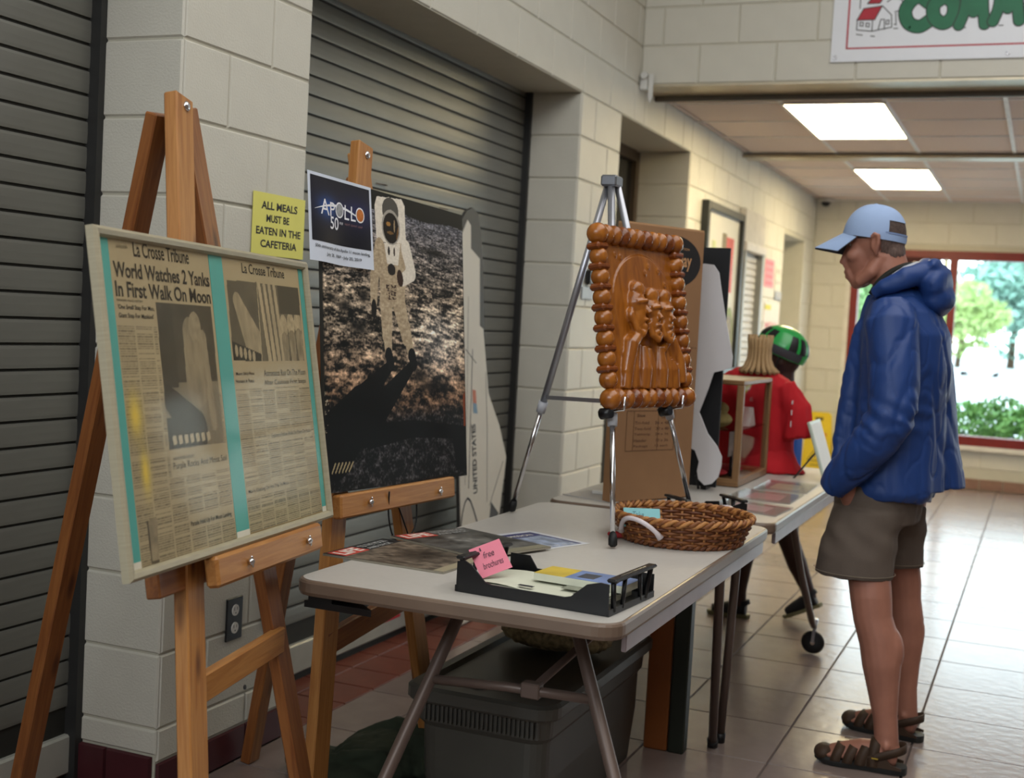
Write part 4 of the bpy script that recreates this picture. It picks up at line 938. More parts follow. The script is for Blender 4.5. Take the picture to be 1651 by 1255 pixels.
# red thing behind the tripod foot
solo('red_wrapper', blob(MB().ell((1.035, 3.40, .752), (.022, .016, .010)).ell((1.05, 3.41, .75), (.018, .02, .008)), .003, 2), M('red_foil', '8e2026', .35), 'small crumpled red wrapper beside the basket', 'wrapper', (1.04, 3.40, .742))
# white foam board at the table joint
fbm_ = thing('foam_board', 'thin white foam board lying flat at the far corner of the first table', 'board', loc=(.75, 4.1, .745))
obj('sheet', MB().prism([(.62, 4.095), (.83, 4.02), (.86, 4.20), (.66, 4.26)], .7455, .7495), M('board_top', 'b5b0aa', .5, var=.02), fbm_)
obj('folded_tab', MB().box((.70, 4.17, .75), (.78, 4.19, .762), bev=.002), WHITE, fbm_)

# cardboard display carton standing at the joint of the tables
FB = frame((.821, 4.017, TZ+.008), (.172, .349, 0), (0, 0, 1)); cbx = tag(link(bpy.data.objects.new('cardboard_carton', None), None, FB), 'tall flat brown cardboard carton printed display standing behind the carving', 'carton')
CBW, CBH = .389, .928
CARD = M('brown_cardboard', '8f6a48', .75, var=.05, scale=8)
obj('carton_body', MB().box((0, 0, -.045), (CBW, CBH, 0), bev=.003), CARD, cbx, world=False)
obj('carton_flap', MB().box((.002, CBH-.002, -.043), (CBW-.002, CBH+.004, -.003)), M('cardboard_edge', 'a9845c', .8), cbx, world=False)
ell_ = [(.235+.138*math.cos(t), .815+.088*math.sin(t)) for t in [2*math.pi*k/48 for k in range(48)]]
obj('oval_print', MB().flat(ell_, .0008), M('print_near_black', '171312', .6), cbx, world=False)
obj('oval_lettering', strings([('display', .195, .785, .325, .845, .0014, .02), ('PRESENTATION', .21, .856, .31, .864, .0014)]), M('print_tan', 'b98a5e', .6), cbx, world=False)
BR_ = M('print_dark_brown', '5a3f2b', .7)
obj('small_print', strings([('STEPS', .06, .375, .115, .388, .0008, .02), ('- Fold on perforations', .05, .34, .30, .355, .0008), ('Size', .10, .285, .14, .295, .0008, .02), ('Code', .22, .28, .26, .29, .0008, .02), ('Tri-fold    36 x 48', .09, .26, .26, .27, .0008), ('Two-fold    30 x 40', .09, .24, .26, .25, .0008), ('Tabletop    24 x 36', .09, .22, .26, .23, .0008), ('Header       10 x 36', .09, .20, .26, .21, .0008), ('Package     12 each', .09, .18, .26, .19, .0008), ('- - -  24 in', .31, .52, .38, .527, .0008)]), BR_, cbx, world=False)
tb = MB()
for (x0, y0, x1, y1) in ((.05, .305, .29, .3065), (.05, .17, .29, .1715), (.05, .17, .0515, .3065), (.2885, .17, .29, .3065), (.085, .17, .0862, .3065), (.205, .17, .2062, .3065)): tb.box((x0, y0, .0004), (x1, y1, .0009))
obj('table_print', tb, BR_, cbx, world=False)['kind'] = 'stuff'

# ------------------------------------------------------------------ second table: black panel, white cut-out, display case, red shirt
Z2 = TZ+.006
bp = thing('black_foam_board', 'upright black foam panel behind the cardboard carton', 'panel', loc=(.86, 4.64, Z2))
obj('panel_sheet', MB().box((.69, 4.635, Z2+.010), (1.022, 4.647, 1.640)), M('black_foam', '17181b', .7), bp)
obj('panel_foot', MB().box((.72, 4.62, Z2), (.74, 4.70, Z2+.03)).box((.97, 4.62, Z2), (.99, 4.70, Z2+.03)), BLACK, bp)
cut = [(.952, 1.576), (.982, 1.573), (1.003, 1.545), (1.012, 1.50), (1.041, 1.367), (1.072, 1.246), (1.071, 1.208), (1.045, 1.195), (1.007, 1.184), (.989, 1.117), (.962, 1.035), (.999, .959), (1.036, .917), (1.056, .880), (1.056, .845), (1.048, .805), (1.025, .778), (.999, .770), (.975, .790), (.968, .820), (.973, .855), (.955, .895), (.86, .93), (.80, .92), (.80, 1.5), (.85, 1.57)]
wc_ = thing('white_cutout', 'curved white foam board cut-out in front of the black panel', 'cutout', loc=(.95, 4.57, .766))
FWc = frame((0, 4.565, 0), (1, 0, 0), (0, 0, 1)); o = obj('cutout_board', MB().prism(cut, 0, .008, FWc), M('white_foam', 'c9c6c8', .55, var=.01), wc_)
obj('easel_strut', MB().tube([(.96, 4.575, .80), (.96, 4.63, Z2)], .005, 6), BLACK, wc_)
dc = thing('display_case', 'small wooden display case with glass sides and shelf', 'display case', loc=(.92, 5.04, Z2))
CWD = wood('case_oak', '7a5a3a', '94704a', knots=False)
X0, X1, Y0_, Y1_ = .79, 1.062, 4.785, 5.30; ZT = 1.135
for x, y in ((X0, Y0_), (X1, Y0_), (X0, Y1_), (X1, Y1_)): bar('post', (x, y, Z2+.025), (x, y, ZT), .026, .026, (1, 0, 0), CWD, dc)
def framebar(z, h, nm):
    for p, q in (((X0-.013, Y0_, z), (X1+.013, Y0_, z)), ((X0-.013, Y1_, z), (X1+.013, Y1_, z)), ((X1, Y0_, z), (X1, Y1_, z)), ((X0, Y0_, z), (X0, Y1_, z))): bar(nm, p, q, .026, h, (0, 0, 1) if 0 else (1, 1, 0), CWD, dc)
framebar(ZT+.008, .018, 'top_rail'); framebar(Z2+.016, .030, 'base_rail')
obj('case_top', MB().box((X0, Y0_, ZT+.010), (X1, Y1_, ZT+.016)), M('pale_case_top', 'b9ab90', .4), dc)
obj('case_floor', MB().box((X0, Y0_, Z2+.004), (X1, Y1_, Z2+.014)), CWD, dc)
G2 = glassmat('case_glass', (.97, .97, .97), .14)
obj('glass_side', MB().box((X1+.002, Y0_+.013, Z2+.03), (X1+.005, Y1_-.013, ZT)), G2, dc); obj('glass_side', MB().box((X0+.013, Y0_-.005, Z2+.03), (X1-.013, Y0_-.002, ZT)), G2, dc)
obj('glass_shelf', MB().box((X0+.013, Y0_+.013, .955), (X1-.002, Y1_-.013, .961)), glassmat('case_shelf_glass', (.8, .85, .83), .3), dc)
hat = solo('straw_bundle', blob(MB().ell((.93, 4.92, .99), (.075, .07, .035)).ell((.93, 4.96, 1.03), (.05, .05, .03)), .005, 3), M('straw_yellow', 'a8945c', .8, var=.2, stretch=(3, 20, 20)), 'yellowish straw bundle on the case shelf', 'straw craft', (.93, 4.93, .962))
tp = solo('paper_tent', MB().prism([(0, 0), (.11, 0), (.055, .075)], 0, .05, frame((1.0, 5.03, .962), (0, 1, 0), (0, 0, 1))), WHITE, 'folded white paper tent on the case shelf', 'paper', (1.0, 5.08, .962))
cd = thing('photo_card', 'greyish photo card leaning in the bottom of the case', 'card', loc=(.98, 5.0, Z2+.02))
obj('card_sheet', MB().box((-.04, 0, -.002), (.06, .10, .0), frame((1.0, 4.99, Z2+.10), (.25, .97, .1), (0, -.25, 1))), M('photo_grey', '8b7a74', .5, var=.25, scale=30), cd)
obj('card_stand', MB().box((.99, 4.98, Z2+.016), (1.0, 5.05, Z2+.12)), BLACK, cd)
solo('red_cloth', blob(MB().ell((.92, 4.92, Z2+.035), (.08, .09, .015)).ell((.96, 5.1, Z2+.035), (.06, .08, .016)), .005, 3), M('red_cotton', 'a31d26', .85, var=.1), 'folded red cloth on the case floor', 'cloth', (.93, 4.98, Z2+.018))
solo('black_pouch', blob(MB().ell((.86, 5.02, .87), (.05, .07, .07)), .006, 3), M('black_cloth', '1b1a1f', .8), 'black pouch inside the case under the shelf', 'pouch', (.86, 5.02, .80))
# dress form with red t-shirt and ribbed tan neck
df = thing('dress_form', 'red t-shirt on a table-top form with a ribbed tan neck, behind the case', 'dress form', loc=(1.0, 5.45, Z2))
FY = 5.47
tors = [(.99, FY, Z2+.002, .175, .10), (.985, FY, Z2+.10, .165, .105), (.98, FY, Z2+.22, .16, .10), (.975, FY, Z2+.32, .175, .10), (.97, FY, Z2+.38, .165, .09), (.965, FY, Z2+.42, .11, .075), (.965, FY, Z2+.44, .06, .055)]
red = MB().loft(tors, 28)
red.tube([(1.10, FY-.03, 1.12), (1.16, FY-.04, 1.02), (1.175, FY-.04, .90)], [.05, .062, .068], 14).tube([(.83, FY-.03, 1.12), (.78, FY-.04, 1.02), (.77, FY-.04, .92)], [.05, .06, .066], 14)
rd = blob(red, .009, 3, lambda p: .007*noise.noise(Vector((p[0]*22, p[1]*22, p[2]*5)))+.004*noise.noise(Vector((p[0]*50, p[1]*50, p[2]*12))))
obj('t_shirt', rd, M('red_cotton_bright', 'b3141f', .85, var=.06), df)
obj('shirt_skirt', blob(MB().loft([(1.03, FY-.02, Z2+.001, .19, .11), (1.02, FY-.02, Z2+.04, .16, .10), (1.0, FY, Z2+.10, .15, .09)], 24), .008, 3, lambda p: .006*noise.noise(Vector((p[0]*30, p[1]*30, p[2]*9)))), M('red_cotton_bright', 'b3141f', .85, var=.06), df)
NK = MB()
for k in range(18):
    a = 2*math.pi*k/18; c, s_ = math.cos(a), math.sin(a)
    NK = MB().tube([(.985+(r*c), FY-.02+(r*s_), z) for r, z in ((.085, 1.165), (.058, 1.19), (.045, 1.225), (.043, 1.27), (.050, 1.315+.012*(k % 2)))], [.010, .0095, .0085, .0085, .007], 6)
    obj('neck_rib', NK, M('tan_ribbing', 'a88a62', .7), df)
obj('neck_core', MB().lathe([(.075, 1.165), (.05, 1.20), (.04, 1.25), (.044, 1.30), (.03, 1.305)], 20, loc3(.985, FY-.02, 0)), M('dark_core', '6a543a', .8), df)
obj('shirt_print', MB().box((1.150, FY-.105, .95), (1.154, FY-.03, .975)).box((1.150, FY-.105, 1.0), (1.154, FY-.04, 1.02)).box((1.150, FY-.105, 1.045), (1.154, FY-.05, 1.06)), M('print_white2', 'dcd2d2', .7), df)
# leaning picture frame with stand near the table edge
pf = thing('tabletop_frame', 'slim white-edged frame leaning back on a black strut at the table edge', 'frame', loc=(1.29, 5.36, Z2))
FP = frame((1.335, 5.22, Z2), (.0, 1, 0), (-.085, .0, .25)); 
obj('frame_border', MB().box((0, 0, -.012), (.26, .255, 0), FP, bev=.003), M('pale_green_white', 'b9c4b4', .4), pf)
obj('frame_face', MB().box((.012, .012, 0), (.248, .243, .001), FP), WHITE, pf)
obj('strut', MB().box((-.012, -.003, 0), (.012, .003, .155), axframe((1.192, 5.30, Z2), (1.285, 5.27, Z2+.125), (0, 1, 0))), BLACK, pf)
# clear frames lying flat
for i, (P, lab) in enumerate((((( 1.10, 4.21), (1.345, 4.12), (1.36, 4.36), (1.12, 4.43)), 'clear acrylic sign holder with a pink sheet lying near the table joint'), (((1.10, 4.47), (1.33, 4.45), (1.33, 4.74), (1.11, 4.76)), 'clear acrylic sign holder with a red and white sheet lying in front of the case'), (((1.13, 4.80), (1.33, 4.79), (1.32, 5.10), (1.13, 5.12)), 'clear acrylic sign holder with a pale sheet beside the case'))):
    c_ = np.mean(np.array(P), 0); r = thing('sign_holder', lab, 'sign holder', group='clear sign holders lying flat', loc=(c_[0], c_[1], Z2))
    sc_ = lambda k: [tuple(c_+(V(*p)-c_)*k) for p in P]
    obj('acrylic_sheet', MB().prism(sc_(1), Z2+.001, Z2+.006), glassmat('acrylic', (.93, .95, .95), .3, .12), r)
    obj('insert', MB().prism(sc_(.9), Z2+.0002, Z2+.0009), M('pale_insert', 'bdb3b0', .5), r)
    obj('insert_print', MB().prism(sc_(.55), Z2+.001, Z2+.0012), M(('pink_print', 'red_print', 'cream_print')[i], ('c09a9c', 'b88688', 'b8aa90')[i], .5), r)

# ------------------------------------------------------------------ under the table
bn = thing('storage_bin', 'large grey plastic storage bin with lid under the near table', 'storage bin', loc=(.84, 3.35, 0))
BING = M('grey_bin_plastic', '494842', .38, spec=.4, var=.04)
def rr_ring(x0, y0, x1, y1, r, z): return [(x, y, z) for x, y in rrect(x0, y0, x1, y1, r, 5)]
bx0, by0, bx1, by1 = .635, 2.93, 1.05, 3.83
mb = MB().rings([rr_ring(bx0+.05, by0+.05, bx1-.045, by1-.03, .05, .002), rr_ring(bx0+.035, by0+.035, bx1-.032, by1-.02, .05, .16), rr_ring(bx0+.032, by0+.030, bx1-.030, by1-.02, .05, .27), rr_ring(bx0+.02, by0+.018, bx1-.020, by1-.012, .05, .285), rr_ring(bx0+.015, by0+.012, bx1-.016, by1-.01, .05, .345)], smooth=False)
obj('bin_body', mb, BING, bn)
mb = MB().rings([rr_ring(bx0, by0, bx1, by1, .06, .338), rr_ring(bx0-.006, by0-.006, bx1+.006, by1+.006, .06, .345), rr_ring(bx0-.006, by0-.006, bx1+.006, by1+.006, .06, .372), rr_ring(bx0+.004, by0+.004, bx1-.004, by1-.004, .06, .380), rr_ring(bx0+.03, by0+.03, bx1-.03, by1-.03, .05, .380), rr_ring(bx0+.04, by0+.04, bx1-.04, by1-.04, .05, .368)], smooth=False)
obj('bin_lid', mb, BING, bn)
for k in range(26):
    x = bx0+.06+k*.0125; obj('rib', MB().box((x, by0+.006, .292), (x+.005, by0+.020, .338)), BING, bn)
obj('lid_ring', MB().tube([(.80+.03*math.cos(a), 3.05+.03*math.sin(a), .369) for a in [2*math.pi*k/20 for k in range(20)]], .002, 6, closed=True), BING, bn)
sl = thing('speckled_bundle', 'speckled tan rolled mat with yellow top resting on the bin lid', 'rolled mat', loc=(.83, 3.52, .37))
obj('speckled_roll', blob(MB().ell((.82, 3.52, .42), (.16, .12, .048)).ell((.92, 3.52, .415), (.09, .10, .042)), .008, 2, lambda p: .006*noise.noise(Vector((p[0]*60, p[1]*60, p[2]*60)))), M('speckled_tan', '857a5f', .9, var=.5, scale=70), sl)
obj('yellow_pad', blob(MB().box((.70, 3.42, .462), (.90, 3.60, .51)), .008, 3), M('mustard_foam', '8a6f36', .8, var=.15), sl)
for nm, x0, x1, y, c, lab, h in (('orange_panel', 1.02, 1.096, 3.875, '8a4f22', 'orange-brown board standing on edge under the table', .66), ('green_panel', 1.10, 1.152, 3.872, '23281f', 'dark green board standing on edge beside the orange one', .655)):
    solo(nm, MB().box((x0, y, .0), (x1, y+.05, h), bev=.004), M(nm+'_paint', c, .5, var=.06), lab, 'board', ((x0+x1)/2, y, 0))
gb = blob(MB().ell((.28, 3.17, .03), (.13, .10, .03)).ell((.44, 3.22, .06), (.15, .17, .06)).ell((.56, 3.30, .07), (.08, .12, .07)).ell((.40, 3.05, .04), (.13, .10, .045)).tube([(.30, 3.25, .06), (.42, 3.33, .13), (.56, 3.28, .12), (.60, 3.15, .05)], .022, 10).tube([(.25, 3.10, .04), (.38, 3.06, .10), (.50, 3.12, .10)], .018, 10), .007, 3,
          lambda p: .009*noise.noise(Vector((p[0]*16, p[1]*16, p[2]*22)))+.004*noise.noise(Vector((p[0]*45, p[1]*45, p[2]*45))))
gb.v = [(x, y, max(z, .002)) for x, y, z in gb.v]
solo('canvas_bag', gb, M('dark_green_canvas', '262e20', .9, var=.15), 'crumpled dark green canvas bag on the floor behind the easel legs', 'bag', (.42, 3.18, 0))

# ------------------------------------------------------------------ signs and fittings on the left wall
ysg = tag(link(bpy.data.objects.new('paper_sign', None), None, frame((.003, 3.082, 1.484), (0, 1, 0), (0, 0, 1))), 'yellow paper sign about eating meals in the cafeteria, on the first pillar', 'sign')
obj('sign_sheet', MB().box((0, 0, 0), (.275, .180, .0008)), M('yellow_paper', 'e4df72', .6, var=.02), ysg, world=False)
obj('sign_lettering', strings([('ALL MEALS', .042, .133, .232, .156, .0014, .025), ('MUST BE', .070, .097, .190, .119, .0014, .025), ('EATEN IN THE', .020, .060, .255, .082, .0014, .025), ('CAFETERIA', .044, .023, .236, .045, .0014, .025)]), M('print_black', '22242a', .6), ysg, world=False)
ol = thing('power_outlet', 'black wall outlet plate with two white sockets on the first pillar', 'outlet', loc=(.0, 3.07, .43))
FO = frame((.001, 3.036, .368), (0, 1, 0), (0, 0, 1)); obj('cover_plate', MB().box((0, 0, 0), (.078, .125, .006), FO, bev=.002), BLACK, ol)
for zz in (.036, .088):
    r_ = obj('socket', MB().cone(FO @ Vector((.039, zz, .005)), FO @ Vector((.039, zz, .0085)), .0165, None, 20), WHITE, ol)
    obj('slots', MB().box((.031, zz, .0085), (.033, zz+.009, .009), FO).box((.045, zz, .0085), (.047, zz+.009, .009), FO).box((.037, zz-.010, .0085), (.041, zz-.006, .009), FO), BLACK, r_)
solo('blank_plate', MB().box((.001, 3.222, .375), (.007, 3.335, .500), bev=.002), PAINT, 'blank painted cover plate right of the outlet on the first pillar', 'cover plate', (0, 3.27, .43))
sb = thing('switch_plate', 'small grey switch plate with a black knob on the second pillar', 'switch', loc=(0, 5.97, 1.5)); obj('cover_plate', MB().box((.001, 5.89, 1.453), (.008, 6.05, 1.515), bev=.002), M('grey_plate', '8e8e90', .4), sb); obj('knob', MB().box((.001, 5.93, 1.525), (.03, 6.02, 1.60), bev=.01), BLACK, sb)
wbk = thing('wall_bracket', 'white metal bracket with a hanging strap at the corner under the banner wall', 'bracket', loc=(.05, 6.64, 2.62))
obj('bracket_plate', MB().box((.005, 6.625, 2.60), (.045, 6.655, 2.66), bev=.002), M('bracket_white', 'cfcfca', .4), wbk)
obj('disc', MB().cone((.030, 6.63, 2.672), (.030, 6.605, 2.672), .020, .018, 18), M('bracket_white', 'cfcfca', .4), wbk)
obj('strap', MB().prism([(.058, 2.68), (.082, 2.68), (.080, 2.56), (.066, 2.525), (.056, 2.56)], 0, .004, frame((0, 6.622, 0), (1, 0, 0), (0, 0, 1))), M('bracket_white', 'cfcfca', .4), wbk)
# notices on the far part of the wall
fm = thing('framed_poster', 'tall black-framed white poster on the far left wall', 'framed poster', loc=(0, 8.65, 1.0))
FF = frame((.0, 8.10, 1.02), (0, 1, 0), (0, 0, 1)); fw_, fh = 1.09, 1.15
for nm, a, b in (('a', (0, 0), (.06, fh)), ('b', (fw_-.06, 0), (fw_, fh)), ('c', (.06, fh-.05), (fw_-.06, fh)), ('d', (.06, 0), (fw_-.06, .05))): obj('frame_rail', MB().box((a[0], a[1], 0), (b[0], b[1], .05), FF, bev=.004), M('black_wood_frame', '23251f', .35), fm)
obj('poster_sheet', MB().box((.05, .04, .005), (fw_-.05, fh-.04, .02), FF), M('poster_white', 'd0cdc0', .5, var=.02), fm)
obj('red_panel', MB().box((.66, .58, .02), (.88, .96, .022), FF), M('poster_red', 'c4442e', .5, var=.15), fm); obj('olive_panel', MB().box((.54, .60, .02), (.66, .98, .022), FF), M('poster_olive', '7a6a3e', .5, var=.2), fm)
obj('round_emblem', MB().flat([(.86+.14*math.cos(t), .30+.18*math.sin(t)) for t in [2*math.pi*k/30 for k in range(30)]], .022, FF), M('poster_green', '8c9a62', .6, var=.4, scale=20), fm)
obj('emblem_centre', MB().flat([(.86+.10*math.cos(t), .30+.12*math.sin(t)) for t in [2*math.pi*k/30 for k in range(30)]], .0225, FF), M('poster_taupe', '8f8672', .6, var=.4, scale=30), fm)
for x, z, c in ((.26, .85, 'c0c890'), (.33, .74, 'd4908a'), (.25, .60, 'c88078'), (.40, .60, '90a0b0')): obj('small_print', MB().box((x, z, .02), (x+.10, z+.06, .0215), FF), M('poster_'+c, c, .6, var=.2), fm)
cu = thing('serving_hatch', 'pale roll-down serving hatch with a boxed hood beyond the black-framed poster', 'hatch', loc=(0, 9.53, 1.0))
HP = M('hatch_pale', 'bfbab0', .45); obj('hood', MB().box((.0, 9.20, 1.985), (.05, 9.885, 2.225), bev=.004), HP, cu)
obj('head_rail', MB().box((.0, 9.20, 1.92), (.07, 9.885, 1.985), bev=.006), M('hatch_light', 'd0ccc6', .4), cu)
obj('side_frame', MB().box((.0, 9.81, .95), (.06, 9.875, 1.92)), M('hatch_grey', '8f918c', .4), cu); obj('side_frame', MB().box((.0, 9.20, .95), (.06, 9.25, 1.92)), M('hatch_grey', '8f918c', .4), cu)
for k in range(19): obj('hatch_slat', MB().box((.005, 9.25, .955+k*.05), (.018, 9.81, 1.0+k*.05), bev=.004), HP, cu)
obj('counter_ledge', MB().box((.0, 9.15, .90), (.12, 9.92, .95), bev=.006), HP, cu)
def notice(name, y0, y1, z0, z1, c, lab, txt=None, inkc='8a3038', cat='notice'):
    t = thing(name, lab, cat, loc=(0, (y0+y1)/2, z0)); F = frame((.003, y0, z0), (0, 1, 0), (0, 0, 1)); obj('sheet', MB().box((0, 0, 0), (y1-y0, z1-z0, .001), F), M('paper_'+c, c, .6, var=.03), t)
    if txt: 
        n = len(txt); w_, h_ = y1-y0, z1-z0
        obj('lettering', strings([(s_, .12*w_, h_*(1-(i+.8)/(n+.2)), .88*w_, h_*(1-(i+.35)/(n+.2)), .0016, .02) for i, s_ in enumerate(txt)]), M('ink_'+inkc, inkc, .6), t, F, world=False)
notice('paper_notice', 10.19, 10.55, 1.70, 1.925, 'e0909a', 'pink notice on the far left wall near the doorway', ['PLEASE', 'NO FOOD', 'OR DRINK', 'HERE'], 'b8485c')
notice('paper_notice', 10.62, 10.86, 1.70, 1.90, 'd8d0c0', 'narrow white notice right of the pink one', ['HOURS', '8-4'], '9a9a94')
notice('paper_notice', 10.25, 10.90, 1.20, 1.58, 'd8cfc8', 'large white notice with red writing and a yellow tab below the pink one', ['', 'MENU', 'TODAY'], 'c06a70')
solo('yellow_tab', MB().box((.005, 10.27, 1.52), (.007, 10.50, 1.56)), M('tab_yellow', 'c8c030', .6), 'yellow tab stuck on the large white notice', 'tab', (0, 10.4, 1.52))
notice('paper_notice', 9.97, 10.10, 1.62, 1.80, 'd0cbb4', 'pale leaflet beside the serving hatch', ['INFO'], 'a0a080')
sp = thing('switch_plate', 'grey square switch plate left of the doorway', 'switch', loc=(0, 10.78, 1.64)); obj('cover_plate', MB().box((.001, 10.64, 1.61), (.01, 10.90, 1.68), bev=.002), M('grey_plate', '8e8e90', .4), sp); obj('toggle', MB().cone((.01, 10.77, 1.645), (.014, 10.77, 1.645), .02, None, 14), HP, sp)
cam_ = thing('security_camera', 'small dome security camera at the far ceiling corner', 'camera', loc=(.11, 12.25, 2.61)); obj('mount', MB().cone((.11, 12.25, 2.618), (.11, 12.25, 2.585), .075, .07, 24), HP, cam_); obj('dome', MB().ell((.11, 12.25, 2.585), (.045, .045, .045), 20, 12), BLACK, cam_)

# banner
bn_ = tag(link(bpy.data.objects.new('cloth_banner', None), None, frame((1.000, 6.645, 2.722), (1, 0, 0), (0, 0, 1))), 'white banner with red border and green bubble lettering above the low ceiling', 'banner')
obj('banner_cloth', MB().box((0, 0, 0), (2.6, .75, .003)), M('banner_white', 'e4e7ec', .5, var=.015), bn_, world=False)
BRD = M('banner_red', 'b02636', .5)
obj('border', MB().box((.075, .062, .003), (2.5, .070, .0035)).box((.072, .062, .003), (.081, .70, .0035)).box((.075, .692, .003), (2.5, .70, .0035)), BRD, bn_, world=False)
INK = M('banner_black', '20241f', .5)
for x in (.022, .84, 1.66, 2.45): obj('grommet', MB().tube([(x+.008*math.cos(a), .022+.008*math.sin(a), .004) for a in [2*math.pi*k/14 for k in range(14)]], .0028, 6, closed=True), CHROME, bn_, world=False)
def bubble(paths, zo, r):
    mb = MB()
    for P in paths:
        P = smooth_path([(x, y, 0) for x, y in P], 5)
        for p in P: mb.flat([(p[0]+r*math.cos(t), p[1]+r*math.sin(t)) for t in [2*math.pi*k/14 for k in range(14)]], zo+random.random()*.0001)
    return mb
LT = {'C': [[(.115, .115), (.07, .145), (.03, .125), (.005, .075), (.025, .02), (.075, .0), (.12, .025)]], 'O': [[(.05, .13), (.0, .09), (.005, .03), (.05, .0), (.09, .035), (.09, .095), (.05, .13)]],
      'M': [[(0, .0), (.020, .06), (.028, .13), (.048, .10), (.064, .06), (.082, .10), (.098, .13), (.108, .06), (.118, .0)]], 'U': [[(.0, .14), (.0, .06), (.02, .01), (.065, .0), (.10, .03), (.105, .14)]],
      'N': [[(0, 0), (.01, .13), (.05, .07), (.09, .0), (.10, .14)]], 'I': [[(0, 0), (0, .14)]], 'T': [[(-.04, .13), (.05, .13)], [(.0, .13), (.0, 0)]], 'Y': [[(0, .14), (.045, .07), (.09, .14)], [(.045, .07), (.045, 0)]]}
x = .345; black_, green_ = [], []
for i, (ch, wd) in enumerate((('C', .140), ('O', .122), ('M', .155), ('M', .170), ('U', .155), ('N', .15), ('I', .09), ('T', .12), ('Y', .14))):
    P = [[(x+a, .163+b+(.012 if i % 2 else 0)) for a, b in q] for q in LT[ch]]; rr = .024 if ch in 'M' else .030
    b_ = bubble(P, .0042+i*.0004, rr+.005); g_ = bubble(P, .0045+i*.0004, rr); obj('letter_outline', b_, INK, bn_, world=False)['kind'] = 'stuff'; obj('letter', g_, M('banner_green', '1f6b48', .5), bn_, world=False); x += wd
def lines(Ls, w=.0035, z=.0042):
    mb = MB()
    for L in Ls:
        for (a, b) in zip(L, L[1:]):
            a, b = V(*a), V(*b); d = unit(b-a); n = V(-d[1], d[0])*w/2; mb.flat([tuple(a+n-d*w*.3), tuple(b+n+d*w*.3), tuple(b-n+d*w*.3), tuple(a-n-d*w*.3)], z)
    return mb
obj('roof', MB().flat([(.118, .205), (.148, .262), (.238, .272), (.205, .205)], .0036), BRD, bn_, world=False); obj('roof', MB().flat([(.165, .285), (.205, .34), (.262, .34), (.225, .285)], .0036), BRD, bn_, world=False)
obj('house_drawing', lines([[(.118, .205), (.148, .262), (.238, .272), (.285, .225), (.29, .165)], [(.118, .205), (.205, .205), (.238, .272)], [(.120, .205), (.120, .157), (.195, .148), (.195, .205)], [(.195, .148), (.29, .165)], [(.225, .155), (.235, .205), (.252, .205), (.255, .155)], [(.135, .195), (.150, .193), (.150, .175), (.135, .177), (.135, .195)], [(.165, .19), (.18, .188), (.18, .17), (.165, .172), (.165, .19)], [(.262, .2), (.275, .2), (.275, .18), (.262, .18), (.262, .2)], [(.165, .285), (.205, .34)], [(.225, .285), (.262, .34)], [(.165, .285), (.225, .285)], [(.13, .262), (.13, .33)], [(.30, .24), (.34, .25), (.33, .30), (.29, .31), (.26, .29)], [(.305, .235), (.31, .175), (.30, .18)], [(.12, .135), (.15, .130)], [(.19, .125), (.21, .122)], [(.30, .158), (.32, .158)], [(.60, .15), (.64, .15)], [(.79, .155), (.81, .155)]], .0045), INK, bn_, world=False)['kind'] = 'stuff'
obj('crowd_drawing', lines([[(.32+k*.05, .325+.01*(k % 2)), (.34+k*.05, .35-.02*(k % 3)), (.36+k*.05, .335)] for k in range(30)]+[[(.33+k*.09, .34), (.345+k*.09, .31)] for k in range(14)], .004), INK, bn_, world=False)['kind'] = 'stuff'

# ------------------------------------------------------------------ wet-floor sign by the back wall
ws = thing('wet_floor_sign', 'yellow folding wet floor sign standing by the back wall', 'floor sign', loc=(.22, 12.05, 0))
YEL = M('sign_yellow', 'd2b312', .45, var=.03)
for sg_, y in ((1, 11.95), (-1, 12.15)):
    F = frame((.085, y, .004), (1, 0, 0), (0, (12.05-y), .62)); P = [(0, 0), (.27, 0), (.245, .60), (.22, .625), (.05, .625), (.025, .60)]
    hole = [(.095, .575), (.175, .575), (.165, .545), (.105, .545)]
    obj('sign_panel', MB().prism(P, 0, .012, F), YEL, ws)
    if sg_ == 1:
        obj('handle_slot', MB().flat([hole[0], hole[3], hole[2], hole[1]][::-1], .0125, F), M('slot_brown', '4a3c10', .6), ws)
        obj('sign_lettering', strings([('CAUTION', .055, .40, .215, .435, .0128, .02), ('WET FLOOR', .055, .36, .215, .385, .0128, .02)]), M('sign_red', 'b03a1c', .5), ws, F, world=False)
        o = lines([[(.135, .30), (.06, .17), (.21, .17), (.135, .30)], [(.11, .20), (.14, .235), (.165, .20)], [(.14, .235), (.14, .265)], [(.09, .13), (.18, .13)]], .008, .0128); obj('pictogram', o, M('print_black', '22242a', .6), ws, F, world=False)

# ------------------------------------------------------------------ man in the blue jacket
SKIN = M('weathered_skin', '9a6957', .5, var=.10, scale=14, spec=.35)
man = thing('person', 'standing man in light blue cap, blue hooded jacket, khaki shorts and brown sandals', 'person', loc=(1.69, 4.26, 0))
HX, HY, HZ = 1.585, 4.23, 1.655
b = MB()
def limb(mb, pts, n=16): mb.tube([p[:3] for p in pts], [p[3] for p in pts], n)
